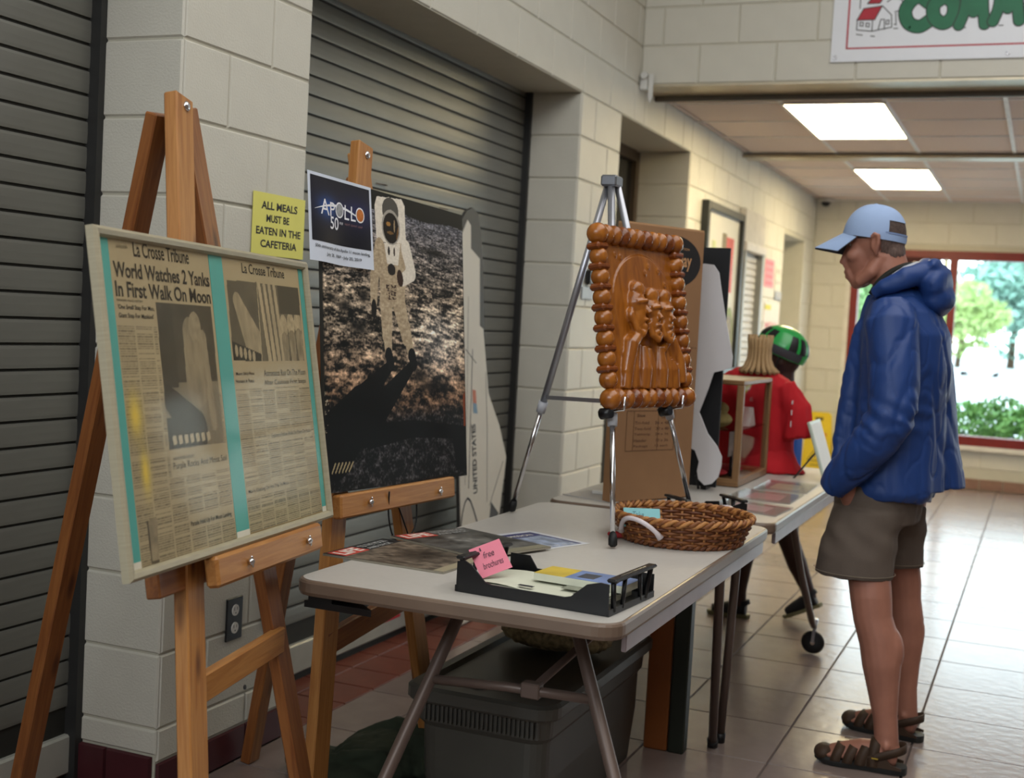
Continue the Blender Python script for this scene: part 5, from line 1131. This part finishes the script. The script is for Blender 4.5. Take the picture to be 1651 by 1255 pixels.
# legs (near = his left)
limb(b, [(1.65, 4.16, .86, .085), (1.635, 4.13, .72, .078), (1.652, 4.10, .60, .066), (1.665, 4.085, .53, .064), (1.675, 4.08, .47, .060), (1.700, 4.078, .40, .062), (1.712, 4.075, .33, .060), (1.722, 4.075, .25, .048), (1.733, 4.075, .17, .038), (1.742, 4.075, .10, .037), (1.745, 4.075, .06, .040)])
b.ell((1.642, 4.080, .535), (.040, .044, .050)); b.ell((1.725, 4.078, .37), (.052, .050, .085))
limb(b, [(1.70, 4.36, .86, .095), (1.70, 4.39, .72, .076), (1.715, 4.415, .60, .062), (1.725, 4.435, .53, .061), (1.732, 4.44, .47, .057), (1.742, 4.445, .40, .060), (1.748, 4.445, .33, .058), (1.752, 4.445, .25, .047), (1.758, 4.445, .17, .038), (1.765, 4.445, .10, .037), (1.768, 4.445, .06, .040)])
b.ell((1.690, 4.435, .535), (.038, .042, .048)); b.ell((1.758, 4.445, .36), (.050, .050, .085))
def foot(b, hx, hy, tx, ty):
    h, t = V(hx, hy, 0), V(tx, ty, 0); d = t-h; L = np.linalg.norm(d); u = d/L; w = V(-u[1], u[0], 0)
    c = lambda a, z, s=0: tuple(h+u*(a*L)+w*s+V(0, 0, z))
    b.tube([c(.06, .050), c(.25, .058), c(.5, .055), c(.72, .042), c(.90, .036)], [.032, .038, .036, .030, .020], 14)
    for i, (s_, e) in enumerate(((-.028, .985), (-.010, 1.0), (.006, .985), (.020, .955), (.033, .915))):
        r = .0115 if i == 0 else .0085; b.tube([c(.70, .036, s_), c(e-.06, .033, s_*1.05), c(e, .029, s_*1.05)], [r*1.1, r, r*.9], 8)
    b.ell(c(.20, .085, .032), (.012, .012, .014)); b.ell(c(.20, .085, -.032), (.012, .012, .014))
FT = [((1.795, 4.070), (1.548, 4.066)), ((1.815, 4.435), (1.575, 4.478))]
for (h, t) in FT: foot(b, *h, *t)
# torso, arms, neck
b.loft([(1.68, 4.26, .84, .11, .165), (1.68, 4.255, .92, .115, .17), (1.69, 4.25, 1.05, .105, .155), (1.695, 4.245, 1.20, .11, .17), (1.69, 4.24, 1.34, .105, .185), (1.68, 4.24, 1.42, .085, .16), (1.665, 4.235, 1.46, .06, .09)], 24)
b.tube([(1.665, 4.235, 1.43), (1.652, 4.235, 1.50), (1.634, 4.23, 1.56), (1.620, 4.23, 1.60)], [.066, .062, .061, .060], 18)
limb(b, [(1.68, 4.06, 1.40, .055), (1.70, 4.02, 1.26, .048), (1.705, 4.00, 1.13, .042), (1.64, 4.01, 1.01, .038), (1.57, 4.05, .92, .030), (1.565, 4.08, .875, .032), (1.59, 4.13, .80, .030)])
limb(b, [(1.68, 4.43, 1.40, .055), (1.71, 4.47, 1.26, .048), (1.72, 4.48, 1.12, .042), (1.66, 4.47, 1.01, .038), (1.60, 4.45, .92, .030), (1.58, 4.44, .87, .034), (1.60, 4.43, .80, .030)])
# head, looking forward and down
b.ell((HX+.006, HY, HZ+.005), (.084, .073, .098), 24, 16); b.ell((1.512, HY, 1.558), (.018, .024, .022), 14, 10); b.ell((1.520, HY, 1.535), (.016, .024, .022), 14, 10); b.ell((1.645, HY, 1.60), (.035, .055, .05), 14, 10)
b.ell((1.548, HY, 1.610), (.050, .058, .085), 20, 14)                     # face
b.ell((1.518, HY, 1.672), (.022, .050, .030), 16, 10)                      # forehead/brow
b.tube([(1.612, HY-.040, 1.60), (1.585, HY-.052, 1.548), (1.552, HY-.036, 1.520), (1.534, HY, 1.514), (1.552, HY+.036, 1.520), (1.585, HY+.052, 1.548), (1.612, HY+.040, 1.60)], [.026, .022, .019, .020, .019, .022, .026], 12)   # jaw
b.ell((1.560, HY, 1.540), (.040, .045, .030), 16, 10); b.ell((1.528, HY, 1.520), (.016, .020, .016), 14, 10)                          # chin
b.tube([(1.512, HY, 1.645), (1.498, HY, 1.603), (1.488, HY, 1.572)], [.010, .014, .0145], 12); b.ell((1.501, HY-.012, 1.568), (.011, .009, .009)); b.ell((1.501, HY+.012, 1.568), (.011, .009, .009))
b.tube([(1.514, HY-.026, 1.549), (1.499, HY, 1.548), (1.514, HY+.026, 1.549)], .008, 8); b.tube([(1.518, HY-.022, 1.534), (1.503, HY, 1.532), (1.518, HY+.022, 1.534)], .008, 8)  # lips
for sy in (-1, 1):
    b.ell((1.528, HY+sy*.044, 1.600), (.026, .020, .022)); b.ell((1.512, HY+sy*.030, 1.650), (.012, .020, .009))
    b.tube([(1.600, HY+sy*.072, 1.600), (1.598, HY+sy*.080, 1.612), (1.606, HY+sy*.088, 1.640), (1.604, HY+sy*.090, 1.662), (1.590, HY+sy*.088, 1.668), (1.581, HY+sy*.084, 1.655)], [.006, .0075, .007, .0075, .007, .006], 8)
    b.ell((1.592, HY+sy*.077, 1.636), (.013, .008, .026))
bb_ = blob(b, .0048, 3)
obj('body', bb_, SKIN, man)
for sy in (-1, 1):
    e = obj('eye', MB().ell((1.516, HY+sy*.030, 1.634), (.008, .010, .007), 12, 8), M('eye_white', 'd8d0c8', .3), man)
    obj('iris', MB().ell((1.5095, HY+sy*.030, 1.632), (.003, .005, .005), 10, 6), M('iris_dark', '3a2a20', .3), e)
# hair (sides and back, short grey-brown)
hr = MB().ell((HX+.009, HY, HZ+.004), (.085, .0765, .088), 24, 16).ell((1.645, HY, 1.612), (.036, .060, .042), 16, 10)
hb = blob(hr, .006, 2, lambda p: .0025*noise.noise(Vector((p[0]*150, p[1]*150, p[2]*60))))
keep = []
for f in hb.f:
    c = np.mean([hb.v[i] for i in f], 0)
    side = abs(c[1]-HY) > .05 and c[0] > 1.535 and c[2] > (1.655 if c[0] < 1.565 else 1.668 if c[0] < 1.612 else 1.60); back = c[0] > 1.612 and c[2] > 1.592-.3*(c[0]-1.66)
    if (side or back) and c[2] < 1.70: keep.append(f)
hb.f = keep; hb.sm = [True]*len(keep); obj('hair', hb, M('greying_brown_hair', '5c4a42', .75, var=.3, scale=160, bump=.6, bscale=300, stretch=(1, 1, .4)), man)
# cap
CAPM = M('light_blue_twill', '93a9cc', .75, var=.04, bump=.2, bscale=400)
cp_ = obj('cap', MB(), CAPM, man) if False else None
def capdome(el0, el1, az0, az1, k=1.0, n=40, m=12):
    vs, fs = [], []
    for i in range(m+1):
        e = math.radians(el0+(el1-el0)*i/m)
        for j in range(n+1):
            a = math.radians(az0+(az1-az0)*j/n)
            lx, ly, lz = .099*k*math.cos(e)**.85*math.cos(a), .084*k*math.cos(e)**.85*math.sin(a), .100*k*math.sin(e)
            tx = lx*math.cos(-.12)-lz*math.sin(-.12); tz = lx*math.sin(-.12)+lz*math.cos(-.12)      # tilted forward
            vs.append((HX-.003+tx, HY+ly, HZ+.012+tz-.10*0))
    for i in range(m):
        for j in range(n): a = i*(n+1)+j; fs.append((a, a+1, a+n+2, a+n+1))
    return vs, fs
v_, f_ = capdome(-2, 89, 0, 360, 1.0, 48, 14)
f_ = [f for k, f in enumerate(f_) if not ((k % 48 < 3 or k % 48 > 39) and 1 <= k//48 <= 4)]
mb = MB().add(v_, f_, smooth=True); v2_, f2_ = capdome(-7, 1, 0, 360, 1.012, 48, 2); mb.add(v2_, f2_, smooth=True)
cap = obj('cap', mb, CAPM, man)
v3_, f3_ = capdome(0, 34, -66, 28, .975, 16, 6); obj('cap_opening', MB().add(v3_, f3_, smooth=True), M('hair_in_opening', '4a3c36', .8, var=.3, scale=120), cap)
v3_, f3_ = capdome(5, 8, -66, 28, 1.012, 16, 2); obj('adjuster_strap', MB().add(v3_, f3_, smooth=True), M('strap_blue', '7388ae', .7), cap)
obj('cap_button', MB().ell((HX-.006, HY, HZ+.111), (.008, .008, .004), 12, 8), CAPM, cap)
def brim(dz):
    vs, fs = [], []; n, m = 20, 6
    for i in range(m+1):
        t = i/m
        for j in range(n+1):
            a = -1.05+2.1*j/n; base = (HX-.003-.099*math.cos(a)*.97, HY+.084*math.sin(a), HZ+.012+.006-.0*t)
            outx = -.092*math.cos(a*.9)*t; drop = -.052*t-.018*(abs(a)/1.05)**2*(1-.3*t)
            vs.append((base[0]+outx, base[1]+.010*math.sin(a)*t, base[2]+drop+dz))
    for i in range(m):
        for j in range(n): a = i*(n+1)+j; fs.append((a, a+1, a+n+2, a+n+1))
    return MB().add(vs, fs, smooth=True)
obj('brim', brim(.002), CAPM, cap); obj('brim_underside', brim(-.0015), M('brim_charcoal', '2f3138', .7), cap)
# jacket
JK = M('blue_nylon_jacket', '1d3a72', .5, var=.07, scale=6, spec=.35, bump=.1, bscale=220)
j = MB()
j.loft([(1.675, 4.24, .835, .145, .185), (1.685, 4.245, .86, .160, .200), (1.69, 4.25, .95, .150, .198), (1.695, 4.25, 1.10, .142, .195), (1.70, 4.245, 1.25, .148, .205), (1.695, 4.24, 1.36, .140, .212), (1.685, 4.24, 1.43, .115, .185), (1.675, 4.235, 1.475, .088, .125), (1.665, 4.235, 1.505, .074, .090)], 32)
j.loft([(1.795, 4.36, .865, .112, .105), (1.795, 4.35, .95, .098, .105), (1.785, 4.34, 1.10, .080, .110), (1.775, 4.33, 1.28, .065, .110), (1.76, 4.32, 1.38, .04, .08)], 24)      # flared back panel
j.tube([(1.665, 4.09, 1.425), (1.672, 4.045, 1.38), (1.690, 4.015, 1.26), (1.700, 3.995, 1.15), (1.690, 3.99, 1.09), (1.645, 3.995, 1.02), (1.590, 4.02, .945), (1.548, 4.045, .895), (1.528, 4.06, .865)], [.070, .082, .078, .074, .074, .068, .060, .052, .044], 20)
j.tube([(1.67, 4.39, 1.425), (1.69, 4.44, 1.36), (1.73, 4.475, 1.25), (1.75, 4.485, 1.12), (1.71, 4.48, 1.04), (1.64, 4.46, .96), (1.60, 4.44, .90)], [.070, .080, .074, .072, .068, .058, .05], 20)
j.tube([(1.535, 4.18, .86), (1.530, 4.20, 1.0), (1.545, 4.22, 1.2), (1.565, 4.225, 1.36), (1.60, 4.23, 1.47)], [.030, .032, .034, .034, .03], 12)
def folds(p):
    x, y, z = p
    w = .25*noise.noise(Vector((x*3, y*3, z*2)))
    d = .006*noise.noise(Vector((x*14, y*14, z*3.5)))-.035*max(0, .14-abs(noise.noise(Vector((x*8+w, y*8, z*3.6+w))))) -.022*max(0, .12-abs(noise.noise(Vector((x*15+z*7, y*15, z*9-x*6)))))
    if y < 4.12 and 1.0 < z < 1.2: d += .0035*math.sin((z*1.0+x*.6+.03*noise.noise(Vector((x*20, y*20, z*20))))*110)*math.exp(-((z-1.10)/.06)**2)          # elbow creases
    if z < 1.35 and y > 4.1: d += .0035*math.sin(math.atan2(y-4.25, x-1.69)*9+z*3+2*w)*min(1, (1.4-z)*2)
    return d
jb = blob(j, .0065, 4, folds)
jb.v = [(x, y, max(z, .868 if x > 1.815 else .828)) for x, y, z in jb.v]
obj('jacket', jb, JK, man)
hd = MB()
hd.tube([(1.600, 4.13, 1.475), (1.635, 4.12, 1.500), (1.69, 4.12, 1.525), (1.735, 4.16, 1.55), (1.752, 4.235, 1.565), (1.735, 4.31, 1.55), (1.69, 4.35, 1.525), (1.64, 4.345, 1.495), (1.60, 4.33, 1.475)], [.018, .026, .032, .036, .038, .036, .032, .026, .018], 14)
hd.ell((1.775, 4.235, 1.515), (.055, .115, .070), 20, 12); hd.ell((1.785, 4.235, 1.475), (.056, .10, .060), 20, 12); hd.ell((1.772, 4.20, 1.575), (.022, .07, .022), 14, 8)
hb2 = blob(hd, .006, 4, lambda p: .005*noise.noise(Vector((p[0]*26, p[1]*14, p[2]*30)))+.0015*math.sin(p[2]*70+p[1]*24+p[0]*30))
obj('hood', hb2, JK, man)
obj('hood_lining', blob(MB().tube([(1.618, 4.155, 1.490), (1.655, 4.155, 1.515), (1.70, 4.165, 1.545), (1.722, 4.235, 1.562), (1.70, 4.30, 1.545), (1.655, 4.315, 1.515)], [.016, .026, .030, .030, .03, .024], 12), .005, 3), M('pale_grey_mesh_lining', 'a6abb5', .8, var=.06), man)
obj('collar', MB().tube(smooth_path([(1.592, 4.165, 1.478), (1.612, 4.160, 1.515), (1.645, 4.165, 1.548), (1.682, 4.185, 1.570), (1.700, 4.235, 1.577), (1.682, 4.285, 1.570), (1.645, 4.305, 1.548), (1.61, 4.31, 1.51)], 4), .0105, 10), M('black_knit_collar', '14150f', .8), man)
# shorts
SH = M('khaki_shorts', '5a4f46', .85, var=.07, scale=10, bump=.2, bscale=300)
sh = MB(); sh.loft([(1.604, 4.115, .592, .122, .108), (1.608, 4.12, .66, .118, .110), (1.618, 4.14, .74, .114, .115), (1.640, 4.17, .80, .118, .125)], 28)
sh.loft([(1.685, 4.40, .592, .104, .10), (1.686, 4.39, .66, .102, .102), (1.685, 4.36, .74, .108, .108), (1.68, 4.34, .80, .11, .115)], 28)
sh.loft([(1.645, 4.25, .76, .135, .185), (1.65, 4.25, .84, .140, .195), (1.655, 4.25, .92, .130, .185), (1.66, 4.25, .96, .12, .17)], 28)
sb_ = blob(sh, .006, 3, lambda p: .0045*noise.noise(Vector((p[0]*22, p[1]*22, p[2]*14)))+.003*math.sin((p[2]*.8+p[0]*.7)*80)*max(0, 1-abs(p[2]-.72)/.08))
obj('shorts', sb_, SH, man)
for (c, rr) in (((1.604, 4.115, .605), (.1255, .112)), ((1.685, 4.40, .605), (.108, .104))):
    obj('hem_stitching', MB().tube([(c[0]+rr[0]*math.cos(a), c[1]+rr[1]*math.sin(a), c[2]) for a in [2*math.pi*k/40 for k in range(40)]], .0012, 5, closed=True), M('khaki_thread', '7d7262', .9), man)
# sandals
SB = M('brown_sandal_strap', '3c2c20', .6, var=.15, spec=.3); SOL = M('black_rubber_sole', '1c1d1c', .6)
for n_, (h, t) in enumerate(FT):
    h, t = V(*h, 0), V(*t, 0); h = h-(t-h)*.06; t = t+(t-h)*.07; d = t-h; L = float(np.linalg.norm(d)); F = frame(tuple(h), d/L, (0, -1, 0) if 0 else np.cross((0, 0, 1), d/L))
    sd = obj('sandal', MB(), SOL, man, F, world=False) if False else None
    out = [(0, .0), (.01, .026), (.06, .036), (.13, .034), (.19, .044), (.245, .040), (.275, .020), (.280, 0), (.272, -.026), (.24, -.044), (.18, -.046), (.12, -.036), (.05, -.036), (.01, -.024)]
    out = [(a*L/.28, c) for a, c in out]; sm_ = [tuple(p[:2]) for p in smooth_path([(a, c, 0) for a, c in out+[out[0]]], 4)][:-1]
    so = MB().rings([[(a, c, .002+.010*max(0, (a/L-.75)/.25)**2) for a, c in sm_], [(a*1.0, c*1.04, .014+.010*max(0, (a/L-.75)/.25)**2) for a, c in sm_], [(a, c*1.0, .024+.010*max(0, (a/L-.75)/.25)**2) for a, c in sm_]], smooth=False)
    sd = obj('sandal', so, SOL, man, F, world=False)
    def strap(a0, a1, hgt, w0, wd, nm='strap', m_=SB, back=False):
        vs, fs = [], []; n = 14
        for i in range(n+1):
            q = math.pi*i/n; y = math.cos(q)*w0; z = .020+math.sin(q)**.7*hgt
            a = a0+(a1-a0)*math.sin(q)
            vs += [(a-wd/2, y, z), (a+wd/2, y, z), (a+wd/2, y*.93, z-.004), (a-wd/2, y*.93, z-.004)]
        for i in range(n):
            for k in range(4): fs.append((i*4+k, i*4+(k+1) % 4, i*4+4+(k+1) % 4, i*4+4+k))
        obj(nm, MB().add(vs, fs, smooth=True), m_, sd, F, world=False) if False else PARTS.append((nm, MB().add(vs, fs, smooth=True), m_))
    PARTS = []
    strap(L*.50, L*.42, .067, .047, .031); strap(L*.63, L*.56, .056, .049, .030); strap(L*.76, L*.71, .048, .049, .030); strap(L*.36, L*.34, .084, .044, .032)
    for nm, q, m_ in PARTS: obj(nm, q, m_, sd, F, world=False)
    tc_ = MB().ell((L*.90, 0, .030), (L*.115, .044, .026), 18, 12); tc_.v = [(x, y, max(z, .016)) for x, y, z in tc_.v]; obj('toe_bumper', tc_, SB, sd, F, world=False)
    hs = MB()
    pts = smooth_path([(L*.40, -.042, .040), (L*.22, -.044, .062), (L*.07, -.034, .078), (L*.015, 0, .082), (L*.07, .034, .078), (L*.22, .044, .062), (L*.40, .042, .040)], 4)
    vs, fs = [], []
    for p in pts: vs += [(p[0], p[1], p[2]-.013), (p[0], p[1], p[2]+.013), (p[0]*.99+.003, p[1]*.92, p[2]+.013), (p[0]*.99+.003, p[1]*.92, p[2]-.013)]
    for i in range(len(pts)-1):
        for k in range(4): fs.append((i*4+k, i*4+(k+1) % 4, i*4+4+(k+1) % 4, i*4+4+k))
    obj('heel_strap', MB().add(vs, fs, smooth=True), SB, sd, F, world=False)
    sd_ = MB()
    for sy in (-1, 1):
        sd_.prism([(L*.05, .02), (L*.55, .02), (L*.50, .038), (L*.36, .058), (L*.26, .062), (L*.16, .034), (L*.05, .028)], 0, .004, frame((0, sy*.043, 0), (1, 0, 0), (0, 0, 1)))
        obj('side_panel', sd_, SB, sd, F, world=False); sd_ = MB()
    obj('side_tag', MB().box((L*.30, -.0485, .046), (L*.37, -.0475, .050)).box((L*.30, .0475, .046), (L*.37, .0485, .050)), M('tag_yellow', 'a58a2c', .5), sd, F, world=False)

# ------------------------------------------------------------------ child behind the tables
ch = thing('person', 'child in green bicycle helmet walking left behind the tables, dark shoes and legs', 'person', loc=(.98, 5.95, 0))
KSK = M('dark_brown_skin', '3a2620', .55, spec=.3)
CY = 5.98
b = MB()
b.ell((.985, CY, 1.235), (.088, .070, .098), 20, 14); b.ell((.945, CY, 1.205), (.045, .052, .065), 16, 10); b.tube([(.905, CY, 1.22), (.897, CY, 1.200)], [.008, .010], 10); b.ell((.925, CY, 1.158), (.020, .022, .016))
b.tube([(.905, CY-.02, 1.178), (.898, CY, 1.176), (.905, CY+.02, 1.178)], .006, 8)
for sy in (-1, 1): b.ell((.99, CY+sy*.070, 1.205), (.014, .008, .022))
b.tube([(1.0, CY, 1.17), (1.005, CY, 1.08)], [.042, .045], 14)
b.loft([(1.0, CY, .60, .085, .12), (1.0, CY, .75, .085, .115), (1.0, CY, .95, .09, .13), (1.0, CY, 1.03, .075, .12), (1.005, CY, 1.08, .05, .06)], 20)
limb(b, [(1.0, CY-.13, 1.02, .040), (.98, CY-.16, .88, .034), (.95, CY-.16, .76, .030), (.90, CY-.15, .66, .024), (.88, CY-.15, .60, .022)])
limb(b, [(1.0, CY+.13, 1.02, .040), (1.02, CY+.16, .88, .034), (1.03, CY+.16, .76, .030), (1.0, CY+.15, .66, .024), (.98, CY+.15, .60, .022)])
for hx_, sy in ((.87, -.15), (.97, .15)):
    for k in range(4): b.tube([(hx_-.004, CY+sy+(k-1.5)*.012, .60), (hx_-.012, CY+sy+(k-1.5)*.013, .565), (hx_-.006, CY+sy+(k-1.5)*.012, .54)], [.009, .0075, .006], 6)
    b.tube([(hx_-.01, CY+sy-.01, .61), (hx_-.03, CY+sy-.015, .585), (hx_-.032, CY+sy-.012, .565)], [.009, .008, .006], 6)
limb(b, [(.97, CY-.07, .62, .075), (.93, CY-.08, .46, .060), (.89, CY-.08, .36, .050), (.875, CY-.085, .25, .048), (.870, CY-.085, .13, .034), (.873, CY-.085, .05, .034)])
limb(b, [(1.02, CY+.04, .62, .075), (1.04, CY+.03, .48, .060), (1.065, CY+.02, .37, .050), (1.115, CY+.015, .26, .046), (1.165, CY+.01, .16, .032), (1.185, CY+.01, .11, .032)])
obj('body', blob(b, .007, 4), KSK, ch)
obj('shirt', blob(MB().loft([(1.0, CY, .64, .10, .135), (1.0, CY, .80, .10, .13), (1.0, CY, .95, .10, .145), (1.0, CY, 1.04, .085, .13), (1.005, CY, 1.10, .05, .06)], 24).tube([(1.0, CY-.12, 1.02), (.985, CY-.165, .90)], [.055, .055], 12).tube([(1.0, CY+.12, 1.02), (1.02, CY+.165, .90)], [.055, .055], 12), .008, 3, lambda p: .004*noise.noise(Vector((p[0]*25, p[1]*25, p[2]*8)))), M('blue_tshirt', '2456a8', .8, var=.05), ch)
obj('short_trousers', blob(MB().loft([(.99, CY-.03, .60, .12, .15), (.98, CY-.02, .70, .11, .135)], 20).tube([(.97, CY-.07, .62), (.92, CY-.08, .42)], [.085, .078], 14).tube([(1.02, CY+.04, .62), (1.05, CY+.03, .44)], [.085, .078], 14), .008, 3), M('black_shorts_cloth', '17171b', .85), ch)
def shoe(hx, hz, tx, tz, y):
    h, t = V(hx, y, hz), V(tx, y, tz); u = unit(t-h); F = frame(tuple(h), u, (0, -1, 0) if u[0] < 0 else (0, 1, 0)); L = float(np.linalg.norm(t-h)); w = [F.col[2][i] for i in range(3)]
    up = V(*w); q = lambda a, z, s_=0: tuple(h+u*a*L+up*z+V(0, s_, 0))
    if up[2] < 0: up = -up
    m = MB().tube([q(.10, .045), q(.35, .042), q(.62, .032), q(.88, .024)], [.034, .034, .032, .022], 14); m.tube([q(.15, .06), q(.18, .085)], [.032, .030], 12)
    s_ = obj('shoe', blob(m, .005, 3), M('dark_canvas_shoe', '1a1a1e', .7), ch)
    obj('shoe_sole', MB().rings([[q(a, z_, y_) for a, y_ in ((0, 0), (.05, .026), (.3, .032), (.7, .038), (.92, .028), (1, 0), (.92, -.028), (.7, -.038), (.3, -.032), (.05, -.026))] for z_ in (.002, .018)], smooth=False), M('olive_rubber', '6f6c4e', .6), s_)
    obj('laces', MB().tube([q(.40, .075, -.015), q(.43, .075, .015), q(.50, .067, -.015), q(.53, .067, .015), q(.60, .058, -.013)], .0025, 5), M('shoe_lace', '5a3a34', .7), s_)
shoe(.928, .0, .722, .0, CY-.085); shoe(1.245, .085, 1.068, .0, CY+.01)
hl = MB()
hv = []
def helm(k, e0, e1, a0=0, a1=360, n=36, m=10):
    vs, fs = [], []
    for i in range(m+1):
        e = math.radians(e0+(e1-e0)*i/m)
        for q in range(n+1):
            a = math.radians(a0+(a1-a0)*q/n); lx, ly, lz = .126*k*math.cos(e)*math.cos(a), .096*k*math.cos(e)*math.sin(a), .106*k*math.sin(e); th = .38
            vs.append((.980+lx*math.cos(th)+lz*math.sin(th), CY+ly, 1.268-lx*math.sin(th)+lz*math.cos(th)))
    for i in range(m):
        for q in range(n): a = i*(n+1)+q; fs.append((a, a+1, a+n+2, a+n+1))
    return MB().add(vs, fs, smooth=True)
hel = obj('helmet', helm(1.0, -18, 90), M('helmet_green', '1fa048', .3, spec=.5, coat=.3), ch)
for k in range(5):
    a0 = 60+k*0; y0 = (-60, -32, 0, 32, 60)[k]
    obj('vent', helm(1.012, 12+abs(k-2)*3, 42, 180+y0-11, 180+y0+11, 6, 6), M('helmet_black', '17171a', .4), hel)
    obj('vent', helm(1.012, 6, 46, y0-10, y0+10, 6, 6), M('helmet_black', '17171a', .4), hel)
for sy in (1, -1): obj('side_band', helm(1.012, -16, 6, *( (215, 330) if sy > 0 else (30, 145)), 20, 4), M('helmet_grey', '3c4046', .4), hel)
obj('visor', MB().prism([(-.05, -.06), (.0, -.07), (.0, .07), (-.05, .06), (-.07, 0)], 0, .004, frame((.885, CY, 1.315), (1, 0, .25), (0, 1, 0))), M('helmet_black', '17171a', .4), hel)
obj('chin_strap', MB().tube([(.985, CY-.083, 1.24), (.965, CY-.068, 1.17), (.95, CY, 1.135), (.965, CY+.068, 1.17), (.985, CY+.083, 1.24)], .004, 6), BLACK, hel)

# ------------------------------------------------------------------ outdoors beyond the window
tag(obj('ground', MB().box((-150, YE+.3, -.6), (150, 220, -.40)), M('pale_concrete', 'c9cac6', .8, var=.04)), 'pale parking ground beyond the window', kind='structure')
tag(obj('mulch_bed', MB().box((-4, YE+.32, -.4), (12, 15.2, .27)), M('grey_mulch', '8f8783', .9, var=.3, scale=60, bump=.6)), 'mulch bed under the shrubs outside the window', kind='structure')
def foliage(centers, n, sz, seed):
    r = np.random.RandomState(seed); vs, fs = [], []
    for i in range(n):
        c, R_ = centers[r.randint(len(centers))]; d = r.normal(size=3); d /= np.linalg.norm(d); p = V(*c)+d*V(*R_)*(.65+.4*r.rand()**.5)
        a = r.normal(size=3); a /= np.linalg.norm(a); bb2 = np.cross(a, r.normal(size=3)); bb2 /= np.linalg.norm(bb2); s_ = sz*(.6+.8*r.rand()); k = len(vs)
        vs += [tuple(p-a*s_), tuple(p+bb2*s_*.5), tuple(p+a*s_), tuple(p-bb2*s_*.5)]; fs.append((k, k+1, k+2, k+3))
    return MB().add(vs, fs)
LF = [M('leaf_green', '6f9a54', .7, var=.3, scale=3), M('leaf_yellow_green', '98b860', .7, var=.3, scale=3), M('leaf_blue_green', '86b39a', .7, var=.25, scale=.6)]
for i, (x, w_, lab) in enumerate(((1.72, .62, 'low green shrub outside the window, beside the mullion'), (2.95, .60, 'low green shrub outside, second from the mullion'), (.49, .55, 'low green shrub outside, behind the man'), (4.2, .6, 'low green shrub outside the right end of the window'))):
    t = thing('shrub', lab, 'shrub', group='shrubs outside the window', loc=(x, 14.2, .27)); C_ = [((x+dx, 14.2+dy, .50+dz), (.30, .28, .22)) for dx, dy, dz in ((-.35, 0, 0), (0, .1, .08), (.35, 0, .02), (.1, -.2, -.05), (-.15, -.15, 0))]
    obj('foliage', foliage(C_, 2600, .035, i), LF[i % 2], t)
    obj('stem', MB().tube([(x, 14.2, .26), (x+.02, 14.2, .55)], [.02, .01], 8), M('bark', '5e4c3c', .9), t)
r_ = np.random.RandomState(5)
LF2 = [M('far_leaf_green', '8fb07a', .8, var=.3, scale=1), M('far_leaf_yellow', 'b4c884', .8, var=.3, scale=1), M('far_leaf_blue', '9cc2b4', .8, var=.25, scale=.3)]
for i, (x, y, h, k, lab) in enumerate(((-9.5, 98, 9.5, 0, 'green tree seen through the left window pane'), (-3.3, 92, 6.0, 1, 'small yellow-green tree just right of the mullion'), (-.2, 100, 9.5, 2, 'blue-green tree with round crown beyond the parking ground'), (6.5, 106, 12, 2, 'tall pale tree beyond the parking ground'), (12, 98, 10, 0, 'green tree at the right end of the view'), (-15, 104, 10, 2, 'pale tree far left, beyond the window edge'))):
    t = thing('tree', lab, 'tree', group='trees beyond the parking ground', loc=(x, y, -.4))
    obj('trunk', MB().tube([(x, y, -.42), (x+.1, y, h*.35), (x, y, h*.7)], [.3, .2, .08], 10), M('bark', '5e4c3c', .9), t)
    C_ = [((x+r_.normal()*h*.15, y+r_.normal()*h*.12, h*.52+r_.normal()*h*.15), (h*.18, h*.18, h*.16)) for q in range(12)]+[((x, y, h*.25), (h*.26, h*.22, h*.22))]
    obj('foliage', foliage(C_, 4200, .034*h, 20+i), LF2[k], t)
CXo, CYo = -1.02, 72.0
cr_ = thing('car', 'white car parked facing the building across the lot', 'car', loc=(CXo, CYo, -.4))
side = [(-2.1, .25), (-2.15, .62), (-1.95, .82), (-1.1, .95), (-.45, 1.40), (1.3, 1.44), (1.95, .95), (2.1, .80), (2.1, .25)]
bd = MB().rings([[(CXo+xx*(1 if z > .9 or True else 1)*(.82 if z > 1.2 else 1), CYo+y, -.4+z) for y, z in side] for xx in (-.88, -.80, .80, .88)], smooth=False)
obj('car_body', bd, M('car_white', 'ececec', .3, spec=.5, var=.01), cr_)
obj('windscreen', MB().add([(CXo-.68, CYo-1.08, .57), (CXo+.68, CYo-1.08, .57), (CXo+.58, CYo-.50, .97), (CXo-.58, CYo-.50, .97)], [(0, 1, 2, 3)]), M('car_glass', 'c4d0d2', .2), cr_)
for dx in (-.80, .80):
    for dy in (-1.4, 1.35): obj('wheel', MB().cone((CXo+dx-.1, CYo+dy, -.09), (CXo+dx+.1, CYo+dy, -.09), .31, None, 20), RUB, cr_)
    obj('headlamp', MB().ell((CXo+dx*.8, CYo-2.13, .32), (.14, .04, .08)), M('lamp_clear', 'd8dadc', .2), cr_)
